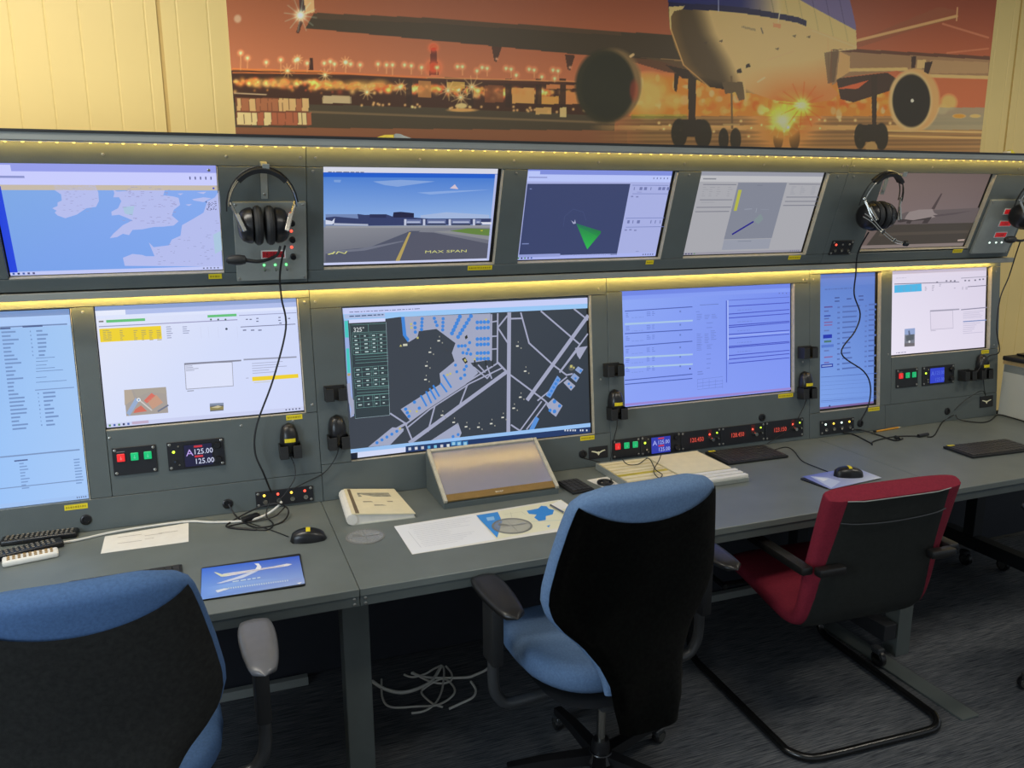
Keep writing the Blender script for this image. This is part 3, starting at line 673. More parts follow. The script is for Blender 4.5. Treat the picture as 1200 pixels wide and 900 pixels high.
GRD, TWY = (58, 66, 76), (160, 164, 190)
def p_ground(f):
    f.raw([(f.X0, f.Y0), (f.X1, f.Y0), (f.X1, f.Y1), (f.X0, f.Y1)], [(62, 68, 78), (48, 56, 66), (56, 64, 74), (60, 66, 76)], 0)
    f.P([(44, 82), (1155, 34), (1155, 62), (46, 110)], (196, 204, 244), 2); f.P([(46, 108), (1155, 60), (1155, 82), (300, 122), (240, 130), (50, 138)], (150, 196, 242), 2)
    f.P([(52, 112), (235, 104), (237, 122), (54, 130)], (170, 186, 224), 3)
    f.bars(75, 96, 400, 104, 1, (110, 120, 180), 3, (1, 1), .4, True); f.bars(75, 114, 230, 124, 1, (70, 100, 150), 4, (1, 1), .5, True)
    f.P([(50, 138), (68, 137), (96, 570), (80, 578), (64, 400)], (150, 170, 220), 3); f.P([(52, 140), (68, 139), (72, 215), (56, 215)], (70, 196, 190), 4); f.P([(60, 265), (74, 264), (80, 375), (66, 376)], (70, 196, 190), 4); f.P([(66, 378), (80, 377), (80, 388), (67, 390)], (176, 160, 110), 4)
    f.P([(64, 425), (78, 420), (82, 480), (95, 500), (98, 560), (80, 580), (84, 540), (72, 510)], TWY, 4)
    # side list window
    f.P([(72, 134), (238, 127), (238, 142), (73, 150)], (206, 212, 246), 5)
    f.P([(76, 152), (240, 144), (258, 568), (102, 584)], (46, 58, 64), 4)
    f.Ln([(102, 582), (258, 567), (241, 146)], .0012, (150, 170, 180), 6); f.Ln([(76, 152), (102, 582)], .001, (110, 150, 150), 6)
    TE = (104, 150, 146)
    f.Tx('325°', 93, 190, .0155, (216, 224, 226), 7, .95)
    def tb(y0, y1, rows):
        a = f.q(84+(y0-150)*.06, y0); b = f.q(242+(y1-150)*.04, y1); 
        for i in range(rows+1):
            y = a[1]+(b[1]-a[1])*i/rows; f.line_raw([(a[0], y), (b[0], y)], .0011, TE, 6)
        for x in (0, .22, .5, .55, .72, 1.0): f.line_raw([(a[0]+(b[0]-a[0])*x, a[1]), (a[0]+(b[0]-a[0])*x, b[1])], .0010, TE, 6)
        for i in range(rows):
            for x in (.06, .34, .58, .8):
                y = a[1]+(b[1]-a[1])*(i+.5)/rows; x0 = a[0]+(b[0]-a[0])*x; f.rr(x0, y-.002, x0+random.uniform(.006, .014), y+.002, (178, 204, 204), 7)
    tb(202, 282, 5); tb(352, 384, 2); tb(482, 522, 2); tb(404, 432, 2)
    for y in (288, 300, 312, 326, 438, 446, 460, 472): f.Ln([(94+(y-150)*.05, y+6), (244+(y-150)*.04, y-4)], .0014, TE, 6)
    f.Ln([(84, 158), (240, 150)], .0012, TE, 6); f.Ln([(160, 154), (162, 190)], .0012, TE, 6); f.Ln([(86, 194), (242, 186)], .0012, TE, 6)
    # aprons
    AP = (158, 164, 190)
    f.P([(310, 122), (345, 120), (715, 106), (716, 316), (625, 330), (640, 350), (660, 375), (600, 430), (350, 592), (308, 540), (490, 425), (484, 378), (552, 322), (540, 285), (556, 240), (470, 176), (390, 186), (384, 212), (345, 236), (318, 205)], AP, 2)
    f.P([(160, 712), (270, 622), (322, 628), (320, 640), (260, 702)], AP, 2); f.P([(445, 682), (568, 602), (584, 648), (575, 668), (520, 676)], AP, 2)
    BL = (58, 130, 214)
    f.P([(310, 122), (325, 121), (334, 206), (348, 222), (340, 236), (318, 205)], BL, 3)
    def dots(p, q_, n, r=.0065):
        for i in range(n):
            t = i/(n-1); f.E(p[0]+(q_[0]-p[0])*t, p[1]+(q_[1]-p[1])*t, r, BL, 6, 8)
    dots((405, 130), (402, 178), 4); dots((460, 128), (472, 160), 3); dots((500, 130), (498, 180), 4); dots((372, 150), (374, 190), 3); dots((576, 120), (540, 196), 6, .008); dots((626, 118), (568, 212), 7, .008)
    for y in (146, 172, 222, 247, 286, 312): dots((655, y), (704, y-2), 4, .0072)
    dots((570, 254), (600, 252), 3); dots((590, 284), (625, 290), 3); dots((620, 238), (614, 270), 2); dots((556, 340), (562, 370), 2, .006); dots((598, 385), (580, 400), 2); dots((605, 345), (596, 360), 2)
    for (x0, y0), (x1, y1) in (((400, 480), (424, 524)), ((424, 462), (446, 510)), ((440, 448), (466, 494)), ((456, 434), (482, 480)), ((490, 424), (516, 460)), ((502, 386), (536, 440))):
        f.Ln([(x0, y0), (x1, y1)], .0068, BL, 3)
    dots((330, 540), (345, 572), 3); dots((370, 508), (392, 535), 2); dots((200, 692), (290, 640), 5, .006); dots((545, 664), (568, 655), 2, .006); 
    YE = (190, 184, 110)
    for x, y in ((350, 150), (380, 212), (528, 375), (515, 380), (345, 545), (690, 130), (352, 166), (300, 624), (680, 300), (640, 310), (650, 290), (700, 300), (376, 546)): f.R(x, y, x+9, y+9, YE, 4)
    f.P([(585, 312), (600, 304), (612, 326), (600, 334)], (30, 34, 30), 4); f.P([(594, 316), (600, 310), (606, 320), (600, 326)], YE, 5); f.P([(598, 212), (608, 202), (612, 216), (602, 224)], (40, 44, 40), 4)
    # runways and taxiways
    def tw(pts, w): f.Ln(pts, w, TWY, 3)
    RW = .0150
    tw([(800, 108), (796, 640)], RW)
    tw([(1155, 120), (885, 494)], RW)
    tw([(786, 372), (352, 690)], RW*.95)
    tw([(720, 112), (718, 318)], .006); tw([(748, 108), (746, 330)], .006); tw([(718, 145), (748, 140)], .005); tw([(718, 210), (748, 208)], .005); tw([(718, 268), (748, 266)], .005)
    tw([(790, 118), (748, 170), (794, 240)], .006); tw([(800, 130), (856, 128)], .006); tw([(853, 104), (890, 240), (1000, 340), (1060, 385), (1085, 380)], .0062)
    tw([(945, 96), (1120, 246)], .0062); tw([(1095, 86), (1155, 134)], .006); tw([(1155, 200), (1030, 370)], .006); tw([(1110, 270), (1030, 372)], .006)
    f.P([(1098, 262), (1155, 254), (1120, 314), (1108, 296)], TWY, 4)
    tw([(746, 332), (640, 398), (480, 500), (330, 608), (360, 680)], .0058); tw([(770, 352), (620, 424), (440, 540), (340, 622)], .0052); tw([(262, 560), (335, 608)], .0058)
    tw([(610, 430), (572, 530)], .0056); tw([(462, 528), (432, 640)], .0056); tw([(640, 350), (700, 400), (716, 380)], .005); tw([(750, 330), (790, 372)], .0075); tw([(700, 345), (720, 400)], .005); tw([(660, 340), (690, 372)], .005)
    tw([(330, 606), (270, 640)], .009); tw([(806, 385), (960, 500), (1000, 540)], .0062); tw([(810, 612), (846, 636)], .006); tw([(946, 506), (850, 636)], .0055); tw([(970, 510), (880, 630)], .0055); tw([(1060, 395), (930, 500)], .0055)
    for s_ in (640, 690, 720): f.R(s_, 318, s_+7, 345, (40, 46, 50), 4)
    f.P([(968, 520), (1000, 490), (1042, 524), (1012, 574), (990, 558)], AP, 4); f.P([(1018, 388), (1034, 404), (986, 490), (966, 478)], (110, 150, 212), 4)
    f.P([(1046, 420), (1064, 404), (1100, 434), (1080, 456)], AP, 4); f.P([(1078, 396), (1094, 376), (1118, 396), (1104, 418)], (138, 158, 200), 4); f.P([(1098, 362), (1112, 346), (1136, 360), (1122, 380)], (138, 158, 200), 4); f.P([(890, 632), (920, 572), (936, 584), (912, 632)], (86, 142, 214), 4)
    dots((1020, 408), (982, 474), 5, .006); dots((1005, 505), (1005, 550), 2, .008); dots((1028, 525), (985, 545), 2, .007); dots((1070, 425), (1080, 440), 2, .005); dots((1100, 400), (1124, 366), 2, .005)
    f.E(1082, 352, .012, (90, 92, 88), 4); f.R(1076, 340, 1086, 352, YE, 5); f.R(1090, 348, 1096, 356, YE, 5)
    for x, y in ((480, 230), (440, 282), (424, 344), (420, 406), (837, 254), (872, 368), (850, 486), (820, 536), (548, 600), (604, 620), (660, 622), (718, 606), (770, 578), (495, 568)):
        f.R(x-6, y-3, x+6, y+3, (206, 206, 196), 5); f.R(x+14, y+6, x+19, y+12, (150, 150, 140), 5); f.R(x+2, y-22, x+5, y-16, (176, 176, 166), 5)
    f.P([(302, 256), (308, 246), (314, 256)], YE, 5); f.R(318, 244, 338, 254, (200, 200, 180), 5)
    # taskbar
    f.P([(80, 722), (1168, 602), (1168, 628), (82, 752)], (148, 190, 238), 6); f.P([(82, 738), (330, 712), (330, 734), (84, 764)], (206, 214, 242), 7); f.P([(330, 708), (1168, 620), (1168, 646), (330, 736)], (30, 54, 100), 7)
    f.P([(80, 740), (112, 736), (112, 762), (82, 766)], (18, 26, 46), 8)
    for i, c in enumerate(((190, 200, 220), (210, 210, 220), (190, 190, 200), (90, 160, 210), (120, 190, 220), (200, 200, 210), (210, 216, 220))): x = 342+i*29; y = 719-i*2.6; f.R(x, y-5, x+13, y+8, c, 8)
    for x in (545, 570, 598): f.R(x-10, 686, x+14, 706, (60, 130, 190), 8); f.R(x-5, 690, x+9, 703, (150, 196, 220), 9)
    for x in (1050, 1062, 1074, 1086, 1096, 1120, 1130, 1148): f.R(x, 632, x+6, 640, (210, 216, 230), 8)
monitor(LO, 'l2', (.460, 1.407, .139, .673), (390, 340, 3.871), 'large monitor showing an airport ground radar map of runways and taxiways', p_ground, GRD)

def p_strips(f):
    f.raw([(f.X0, f.Y0), (f.X1, f.Y0), (f.X1, f.Y1), (f.X0, f.Y1)], [(140, 162, 244), (128, 150, 240), (116, 140, 234), (140, 166, 242)], 0)
    f.NR(0, 0, 1, .04, (112, 134, 226)); f.NR(0, .04, 1, .075, (130, 154, 240))
    LNc = (72, 92, 176)
    for ya, yb in ((186, 158), (330, 304), (412, 378), (628, 588), (654, 616)): f.P([(66, ya), (498, yb), (498, yb+6), (66, ya+6)], LNc, 3)
    for ya, yb in ((266, 244), (482, 460), (546, 522)): f.P([(66, ya), (500, yb), (500, yb+10), (66, ya+12)], (166, 196, 228), 3)
    for i, y in enumerate((205, 290, 355, 435, 495, 555)):
        for x, w_ in ((72, 26), (205, 28), (240, 20)): f.bars(x, y-(x-66)*.06-6, x+w_, y-(x-66)*.06+26, 3, (96, 118, 196), 4, (.5, 1), .4)
        f.bars(110, y+22, 190, y+30, 1, (120, 142, 214), 4, (.9, 1), .5, True)
        f.R(415, y-20, 425, y-8, (104, 126, 200), 4)
    f.E(482, 556, .004, (40, 40, 110), 5, 8)
    f.R(505, 120, 510, 760, (112, 136, 226), 3)
    for x, y, n in ((525, 205, 4), (575, 210, 3), (620, 205, 3), (525, 330, 7), (575, 330, 6), (615, 310, 6), (525, 400, 4), (590, 400, 3)): f.bars(x, y, x+38, y+n*11, n, (104, 124, 198), 4, (.5, 1), .4)
    for y in (260, 290, 460, 490, 520, 548): f.bars(588, y, 632, y+10, 1, (100, 120, 196), 4)
    f.bars(520, 190, 560, 196, 1, (80, 100, 180), 4); f.R(545, 148, 665, 152, (100, 120, 190), 4); f.bars(530, 570, 600, 600, 2, (104, 124, 198), 4)
    for y in (615, 640, 660, 680): f.Ln([(530, y+10), (692, y-8)], .0012, (96, 116, 190), 4)
    for x in (530, 565, 605, 645, 690): f.Ln([(x, 625), (x, 680)], .001, (96, 116, 190), 4)
    f.P([(712, 122), (718, 122), (718, 645), (714, 645)], (66, 86, 190), 4); f.P([(722, 120), (726, 120), (728, 500), (724, 500)], (190, 206, 250), 4)
    for ya, yb in ((155, 132), (205, 176), (230, 202), (278, 250), (290, 258), (335, 308), (362, 332), (412, 380), (420, 388), (470, 436), (494, 458), (520, 484)):
        f.P([(730, ya), (1118, yb), (1118, yb+5), (730, ya+6)], (64, 78, 190), 4)
    for i, y in enumerate((180, 255, 312, 388, 446)): f.bars(785, y-2, 880, y+8, 1, (104, 124, 206), 4, (.9, 1), .5, True)
    f.P([(730, 345), (1118, 318), (1118, 326), (730, 354)], (150, 170, 244), 3); f.P([(730, 118), (1118, 96), (1118, 100), (730, 122)], (84, 102, 200), 4)
    f.P([(68, 780), (1128, 676), (1128, 690), (68, 796)], (150, 132, 206), 4)
    for x in (1050, 1072, 1096): f.R(x, 72, x+6, 78, (90, 100, 170), 4)
monitor(LO, 'l3', (1.556, 2.379, .223, .685), (720, 330, 5.4545), 'blue tinted monitor with ruled electronic flight strips in columns', p_strips, (128, 152, 240))

def p_arr(f):
    f.raw([(f.X0, f.Y0), (f.X1, f.Y0), (f.X1, f.Y1), (f.X0, f.Y1)], [(126, 162, 232), (112, 148, 222), (88, 120, 196), (94, 128, 204)], 0)
    f.NR(0, 0, 1, .03, (82, 112, 186)); f.NR(0, .03, 1, .09, (96, 128, 204)); f.bars(82, 140, 240, 152, 1, (72, 94, 160), 3, (1, 1), .5, True)
    for x, y in ((140, 192), (140, 212), (210, 198), (280, 182), (282, 204)): f.R(x, y, x+28, y+7, (64, 84, 150), 3)
    f.bars(186, 232, 300, 625, 13, (70, 92, 158), 3, (.4, .95), .30); f.bars(156, 236, 172, 630, 13, (76, 98, 164), 3, (.8, 1), .3); f.bars(340, 220, 384, 610, 13, (70, 92, 158), 3, (.7, 1), .32); f.bars(318, 228, 330, 612, 13, (84, 106, 172), 3, (.7, 1), .3)
    for y, c in ((246, (90, 80, 150)), (270, (84, 104, 170)), (298, (50, 70, 160)), (314, (84, 104, 170)), (336, (120, 96, 160)), (352, (130, 100, 160)), (384, (96, 116, 180)), (502, (96, 116, 180)), (540, (130, 100, 160)), (572, (110, 100, 170))): f.R(78, y, 78+random.uniform(24, 52), y+8, c, 3)
    f.R(72, 412, 124, 434, (30, 50, 170), 4); f.R(78, 446, 120, 458, (74, 116, 110), 4); f.R(62, 472, 134, 488, (84, 116, 200), 4); f.R(60, 586, 130, 606, (34, 56, 160), 4); f.R(66, 592, 124, 599, (150, 170, 220), 5)
    for ya in (660, 690, 710, 735, 765, 790, 808): f.Ln([(60, ya), (388, ya-22)], .0012, (92, 122, 192), 3)
    f.Ln([(60, 660), (388, 636)], .002, (70, 96, 170), 4); f.Ln([(60, 800), (388, 776)], .002, (76, 102, 176), 4); f.E(110, 829, .005, (40, 50, 100), 5, 8); f.NR(0, .985, 1, 1, (120, 96, 150), 4)
monitor(LO, 'l4', (2.526, 2.846, .124, .718), (950, 310, 5.0), 'tall portrait monitor with a deep blue arrivals list', p_arr, (104, 138, 212))

def p_doc(f):
    f.raw([(f.X0, f.Y0), (f.X1, f.Y0), (f.X1, f.Y1), (f.X0, f.Y1)], [(232, 226, 242), (222, 214, 232), (214, 206, 226), (222, 216, 234)], 0)
    f.NR(0, 0, 1, .04, (190, 180, 200)); f.bars(500, 76, 560, 84, 1, (180, 176, 196), 3, (1, 1), .5, True)
    f.P([(490, 122), (648, 112), (650, 156), (490, 166)], (70, 178, 226), 3)
    for x in (508, 540, 580, 612): f.bars(x, 124, x+16, 158, 4, (52, 140, 196), 4, (.5, 1), .4)
    f.P([(490, 112), (870, 100), (870, 104), (490, 117)], (120, 116, 140), 3)
    for x, y, n in ((668, 128, 3), (710, 120, 4), (752, 112, 2), (885, 130, 2), (906, 130, 2), (838, 134, 1)): f.bars(x, y, x+14, y+n*9, n, (150, 146, 166), 4, (.6, 1), .5)
    for x, y in ((735, 100), (790, 92), (815, 92), (838, 92), (900, 90), (922, 90), (958, 88), (985, 84), (1005, 82)): f.R(x, y, x+10, y+8, (110, 108, 130), 4)
    f.P([(880, 78), (1040, 68), (1040, 71), (880, 82)], (150, 146, 166), 3); f.P([(920, 128), (1034, 120), (1034, 124), (920, 132)], (110, 106, 130), 3)
    f.P([(698, 274), (832, 266), (836, 374), (702, 384)], (186, 180, 200), 3); f.P([(701, 277), (829, 270), (833, 371), (705, 380)], (222, 214, 232), 4); f.P([(698, 268), (870, 258), (870, 266), (698, 276)], (160, 156, 176), 5)
    f.P([(880, 262), (1034, 248), (1034, 254), (880, 268)], (140, 136, 160), 4); f.bars(892, 275, 1020, 320, 5, (176, 172, 196), 4, (.5, .95), .3); f.P([(892, 332), (1030, 322), (1030, 328), (892, 338)], (116, 136, 186), 4); f.bars(892, 342, 1020, 410, 6, (180, 174, 200), 4, (.4, .95), .3); f.bars(702, 386, 734, 392, 1, (150, 146, 166), 4)
    f.P([(550, 378), (610, 372), (608, 478), (548, 482)], (120, 124, 136), 4); f.P([(550, 378), (610, 372), (610, 408), (550, 412)], (146, 164, 206), 5); f.P([(556, 420), (604, 404), (602, 440), (560, 450)], (86, 92, 100), 5); f.E(577, 452, .006, (206, 210, 214), 6); f.P([(548, 462), (608, 458), (608, 478), (548, 482)], (110, 106, 110), 5); f.P([(570, 388), (578, 386), (584, 412), (572, 414)], (90, 100, 130), 6)
    f.bars(500, 514, 560, 522, 1, (120, 116, 150), 4, (1, 1), .6, True)
monitor(LO, 'l5', (2.930, 3.530, .337, .720), (950, 310, 5.0), 'pinkish white monitor page with a light blue table block', p_doc, (222, 214, 234))

# ------------------------------------------------------------------ poster on the wall: a fine vertex-colour print
def in_poly(px, py, P):
    r = np.zeros(px.shape, bool); n = len(P)
    for i in range(n):
        x0, y0 = P[i]; x1, y1 = P[(i+1) % n]
        if y0 == y1: continue
        c = ((y0 > py) != (y1 > py)) & (px < (x1-x0)*(py-y0)/(y1-y0)+x0); r ^= c
    return r
def poster_print(px, py):
    rs = np.random.RandomState(5)
    C = np.zeros(px.shape+(3,))
    rowy0, rowy1, colx0, colx1 = py.min(1), py.max(1), px.min(0), px.max(0)
    def win(x0, x1, y0, y1):
        r = np.nonzero((rowy1 >= y0) & (rowy0 <= y1))[0]; c = np.nonzero((colx1 >= x0) & (colx0 <= x1))[0]
        if len(r) == 0 or len(c) == 0: return None
        return slice(r[0], r[-1]+1), slice(c[0], c[-1]+1)
    def mixm(mask, col, a=1.0):
        a = np.asarray(mask, float)*a; C[:] = C*(1-a[..., None])+np.asarray(col, float)*a[..., None]
    def poly(P, col, a=1.0):
        k = win(min(p[0] for p in P), max(p[0] for p in P), min(p[1] for p in P), max(p[1] for p in P))
        if k is None: return
        m_ = (in_poly(px[k], py[k], P)*float(a))[..., None]; C[k] = C[k]*(1-m_)+np.asarray(col, float)*m_
    def ell(x, y, rx, ry, col, a=1.0, soft=0.12):
        k = win(x-rx*1.6, x+rx*1.6, y-ry*1.6, y+ry*1.6)
        if k is None: return
        d = np.sqrt(((px[k]-x)/rx)**2+((py[k]-y)/ry)**2)
        m_ = (np.clip((1-d)/soft+.5, 0, 1)*a)[..., None]; C[k] = C[k]*(1-m_)+np.asarray(col, float)*m_
    def glow(x, y, s, col, a=1.0):
        k = win(x-4*s, x+4*s, y-4*s, y+4*s)
        if k is None: return
        g = np.exp(-((px[k]-x)**2+(py[k]-y)**2)/(2*s*s))*a; C[k] = C[k]+g[..., None]*np.asarray(col, float)
    def seg(x0, y0, x1, y1, w, col, a=1.0):
        k = win(min(x0, x1)-w-1, max(x0, x1)+w+1, min(y0, y1)-w-1, max(y0, y1)+w+1)
        if k is None: return
        X, Y = px[k], py[k]; dx, dy = x1-x0, y1-y0; L2 = dx*dx+dy*dy
        t = np.clip(((X-x0)*dx+(Y-y0)*dy)/L2, 0, 1); d = np.hypot(X-x0-t*dx, Y-y0-t*dy)
        m_ = (np.clip(w/2-d+.5, 0, 1)*a)[..., None]; C[k] = C[k]*(1-m_)+np.asarray(col, float)*m_
    def star(x, y, R, n, col, ph=0, a=1.0, w=1.1):
        for k in range(n):
            an = ph+PI*2*k/n; seg(x, y, x+R*math.cos(an), y+R*math.sin(an), w, col, a*.75)
        glow(x, y, R*.22, col, a)
    # sky
    t = np.clip(py/95, -.5, 1)[..., None]; s = np.clip((px-270)/890, 0, 1)[..., None]
    C[:] = (np.array([150, 86, 54])*(1-s)+np.array([114, 56, 38])*s)*(1-t)+(np.array([190, 114, 74])*(1-s)+np.array([154, 82, 48])*s)*t
    # town, road deck and ground
    deck = np.interp(px, [270, 380, 500, 690, 1160], [82, 84, 90, 97, 120])
    band = (py > deck) & (px < 705); mixm(band, (66, 42, 28))
    for _ in range(420):
        x = rs.uniform(274, 690); y = np.interp(x, [270, 690], [92, 108])+abs(rs.normal(0, 5)); k = rs.choice(3)
        glow(x, y, rs.uniform(.8, 2.4), ((190, 120, 40), (210, 170, 90), (160, 50, 20))[k], rs.uniform(.25, .8))
    for x, y, rx, ry in ((330, 97, 12, 6), (420, 100, 20, 6), (300, 97, 10, 5), (385, 99, 14, 6), (445, 98, 10, 5)): ell(x, y, rx, ry, (226, 170, 80), .5, .9)
    for x0, x1, y0, y1, c in ((600, 626, 103, 121, (222, 160, 84)), (630, 655, 113, 122, (230, 164, 76)), (656, 688, 108, 122, (206, 130, 70)), (640, 680, 99, 104, (196, 120, 66)), (490, 505, 94, 114, (176, 116, 60)), (568, 590, 100, 120, (120, 70, 40)), (524, 545, 95, 104, (196, 150, 70)), (378, 410, 112, 121, (176, 146, 100))):
        poly([(x0, y0), (x1, y0), (x1, y1), (x0, y1)], c, .85)
    for x in (548, 592, 628, 656, 476): poly([(x, 92), (x+7, 92), (x+7, 126), (x, 126)], (58, 40, 28), .9)
    seg(273, 81, 380, 84, 2.2, (228, 130, 60)); seg(273, 85, 420, 87, 1.2, (214, 116, 56)); seg(380, 85, 500, 91, 2.2, (206, 112, 58)); seg(500, 91, 690, 96, 1.3, (216, 140, 80))
    poly([(490, 92), (690, 97), (690, 100), (490, 95)], (72, 44, 30))
    for x in (365, 508): pass
    poly([(505, 56), (511, 56), (514, 88), (503, 88)], (96, 48, 34)); glow(508, 56, 3, (200, 40, 10), .9); glow(508, 79, 5, (200, 60, 20), .8)
    poly([(363, 68), (367, 68), (367, 82), (362, 82)], (66, 40, 30))
    for x, y, h in ((282, 62, 20), (290, 68, 12), (312, 73, 6), (329, 70, 14), (346, 71, 10), (349, 69, 12), (360, 74, 10), (380, 74, 3), (387, 72, 10), (392, 75, 8), (405, 73, 12), (411, 75, 3), (422, 76, 8), (443, 75, 8), (453, 76, 10), (460, 76, 12), (474, 76, 3), (482, 77, 10), (494, 79, 8), (512, 79, 8), (536, 78, 3), (542, 78, 10), (559, 83, 8), (565, 79, 3), (571, 80, 9), (593, 80, 3), (599, 81, 10), (605, 88, 4), (620, 81, 3), (626, 82, 9), (648, 82, 3), (654, 83, 9), (635, 90, 4), (650, 92, 4)):
        seg(x, y, x, y+h, .8, (222, 160, 100)); glow(x, y, 1.8, (250, 200, 130), .9)
    for x, y, R in ((381, 88, 8), (337, 83, 8), (430, 108, 9), (469, 102, 9), (525, 106, 12), (540, 114, 12), (553, 102, 13), (349, 70, 6), (405, 73, 7)): star(x, y, R, 10, (255, 220, 140), .2, .62, .8)
    gy = np.interp(px, [270, 500, 720], [112, 118, 128])
    g = (py > gy+8) & (px < 720); mixm(g, (74, 64, 46), .93)
    for x in rs.uniform(420, 690, 40): glow(x, np.interp(x, [420, 690], [121, 130])+rs.uniform(-2, 3), .9, (230, 190, 110), .8)
    seg(362, 131, 720, 144, 2.4, (122, 98, 66), .8); mixm((py > np.interp(px, [270, 720], [149, 153])) & (px < 735), (134, 84, 54), .9); mixm((py > np.interp(px, [270, 720], [156, 168])) & (px < 735), (108, 62, 40), .5)
    # containers
    poly([(276, 114), (361, 116), (362, 147), (277, 147)], (112, 66, 44))
    for r in range(2):
        y0 = 115.5+r*16.5; x = 278
        while x < 360:
            w_ = rs.uniform(3, 9); poly([(x, y0), (x+w_, y0), (x+w_, y0+14.5), (x, y0+14.5)], ((196, 158, 100) if rs.rand() < .55 else (156, 96, 60)) if r == 0 else ((232, 206, 140) if rs.rand() < .6 else (160, 90, 58))); x += w_+.8
    seg(275, 109, 312, 111, 1.2, (190, 160, 120)); poly([(379, 112), (412, 113), (412, 121), (379, 121)], (190, 170, 126), .6)
    poly([(628, 126), (646, 126), (646, 134), (628, 134)], (206, 160, 90), .8); poly([(656, 126), (664, 126), (664, 137), (656, 137)], (220, 190, 120), .8); ell(542, 129, 17, 2, (206, 150, 80), .9, .5); ell(541, 124, 6, 3, (250, 220, 140), .9, .5)
    # right ground with streaks and orange glow
    rg = np.clip((px-690)/70, 0, 1)*np.clip((py-132)/6, 0, 1); mixm(rg, (112, 82, 50))
    st = .5+.5*np.sin(py*1.25+px*.006)+.35*np.sin(py*.55+1); mixm(rg*np.clip(st, 0, 1), (172, 128, 72), .5); mixm(rg*(py > 147)*(py < 152), (206, 160, 92), .55)
    mixm(np.clip((px-735)/8, 0, 1)*np.clip((1068-px)/8, 0, 1)*np.clip((py-82-.04*(px-735))/10, 0, 1)*(py < 136), (234, 150, 56), .9)
    for _ in range(150):
        x = rs.uniform(742, 1062); y = rs.uniform(104, 134) if x > 825 else rs.uniform(84, 134); ell(x, y, rs.uniform(2, 6), rs.uniform(2, 6), ((255, 220, 120), (252, 190, 76), (214, 100, 34), (255, 238, 170))[rs.choice(4)], rs.uniform(.3, .7), .5)
    ell(760, 112, 20, 22, (255, 222, 120), .8, .8); ell(790, 118, 10, 8, (255, 214, 110), .7, .7); ell(1112, 120, 9, 9, (240, 200, 110), .9, .5); ell(1104, 128, 7, 6, (244, 206, 120), .8, .5)
    mixm((px > 1060)*(py > 126)*(py < 152), (126, 116, 90), .85); ell(1124, 136, 7, 2.4, (244, 170, 60), .9, .5); ell(1143, 136, 6, 2, (206, 170, 90), .8, .5); seg(1040, 153, 1160, 155, 2, (220, 180, 110)); seg(1040, 159, 1160, 162, 2, (214, 170, 100))
    for _ in range(26): glow(rs.uniform(745, 1050), rs.uniform(140, 168), .9, (255, 220, 140), .8)
    mixm(((px > 740)*(py > 134)*(py < 139)*(px < 805)), (96, 110, 40), .5)
    # left wing
    WG = (66, 54, 38)
    poly([(358, 33), (368, 15), (505, 21), (728, 37), (800, 42), (806, 72), (690, 65), (505, 47)], WG); poly([(368, 15), (505, 21), (728, 37), (728, 42), (505, 27), (366, 22)], (84, 62, 42), .7)
    poly([(744, 66), (800, 70), (812, 84), (775, 72)], (150, 112, 66), .8); poly([(700, 60), (800, 72), (815, 90), (780, 84)], (60, 48, 34), .7)
    poly([(349, -30), (357, -30), (358, 12), (351, 14)], (70, 50, 44)); poly([(354, -30), (366, -30), (369, 14), (358, 17)], (208, 164, 108)); poly([(351, 24), (355, 26), (350, 40), (347, 38)], (80, 48, 36))
    star(352, 18, 19, 12, (180, 214, 180), .15, .5); glow(352, 18, 3.5, (170, 220, 180), .6)
    for x in (576, 662): y = np.interp(x, [576, 662], [54, 64]); poly([(x, y), (x+12, y+1), (x+6, y+19), (x+3, y+17)], (76, 50, 36)); glow(x+6, y+15, 1, (200, 150, 110), .8)
    # far stabiliser and right wing
    poly([(1000, 50), (1100, 8), (1121, 12), (1122, 19), (1005, 56)], (120, 70, 46), .6); seg(1003, 48, 1121, 19, 3.2, (206, 158, 100)); seg(1003, 50, 1121, 21, 1, (120, 76, 46)); seg(1122, 9, 1121, 24, 1.4, (196, 150, 100))
    poly([(975, 56), (1003, 57), (1160, 68), (1160, 92), (1092, 90), (1050, 83), (990, 90), (975, 100)], (128, 96, 64)); poly([(975, 56), (1160, 66), (1160, 70), (975, 60)], (84, 54, 38)); seg(996, 82, 1062, 81, 3.4, (222, 186, 112)); seg(1090, 89, 1160, 91, 3.6, (222, 186, 116)); poly([(1090, 70), (1158, 73), (1158, 86), (1090, 86)], (146, 114, 76), .8)
    poly([(980, 92), (1040, 85), (1050, 92), (1050, 104), (1000, 120), (985, 116)], (62, 46, 34)); poly([(980, 104), (1018, 94), (1005, 104)], (190, 90, 50))
    # landing gear
    DKc = (56, 44, 32)
    for x0, x1, y0, y1 in ((806, 816, 84, 142), (1021, 1028, 88, 146)): poly([(x0, y0), (x1, y0), (x1-1, y1), (x0+1, y1)], DKc)
    poly([(780, 76), (835, 88), (842, 96), (800, 92)], DKc); poly([(790, 86), (796, 86), (793, 108), (790, 106)], DKc)
    # fuselage
    FZ = [(783, -40), (783, 12), (785, 32), (791, 55), (801, 76), (815, 92), (832, 102), (856, 106), (885, 110), (905, 117), (930, 120), (950, 121), (975, 117), (983, 110), (972, 98), (974, 58), (1004, 57), (1003, 30), (998, 8), (985, -40)]
    m = in_poly(px, py, FZ); xx = np.clip((px-790)/200, 0, 1)
    edge = np.interp(py, [10, 40, 70, 110], [822, 832, 850, 868])
    k = np.clip((px-edge+16)/36, 0, 1); k = k*k*(3-2*k)
    base = np.array([76, 60, 38])*(1-k[..., None])+np.array([214, 178, 112])*k[..., None]
    rim = np.clip(1-(px-np.interp(py, [0, 32, 55, 76, 92, 102], [784, 785, 791, 801, 815, 832]))/14, 0, 1); base = base+rim[..., None]*np.array([30, 20, 8])
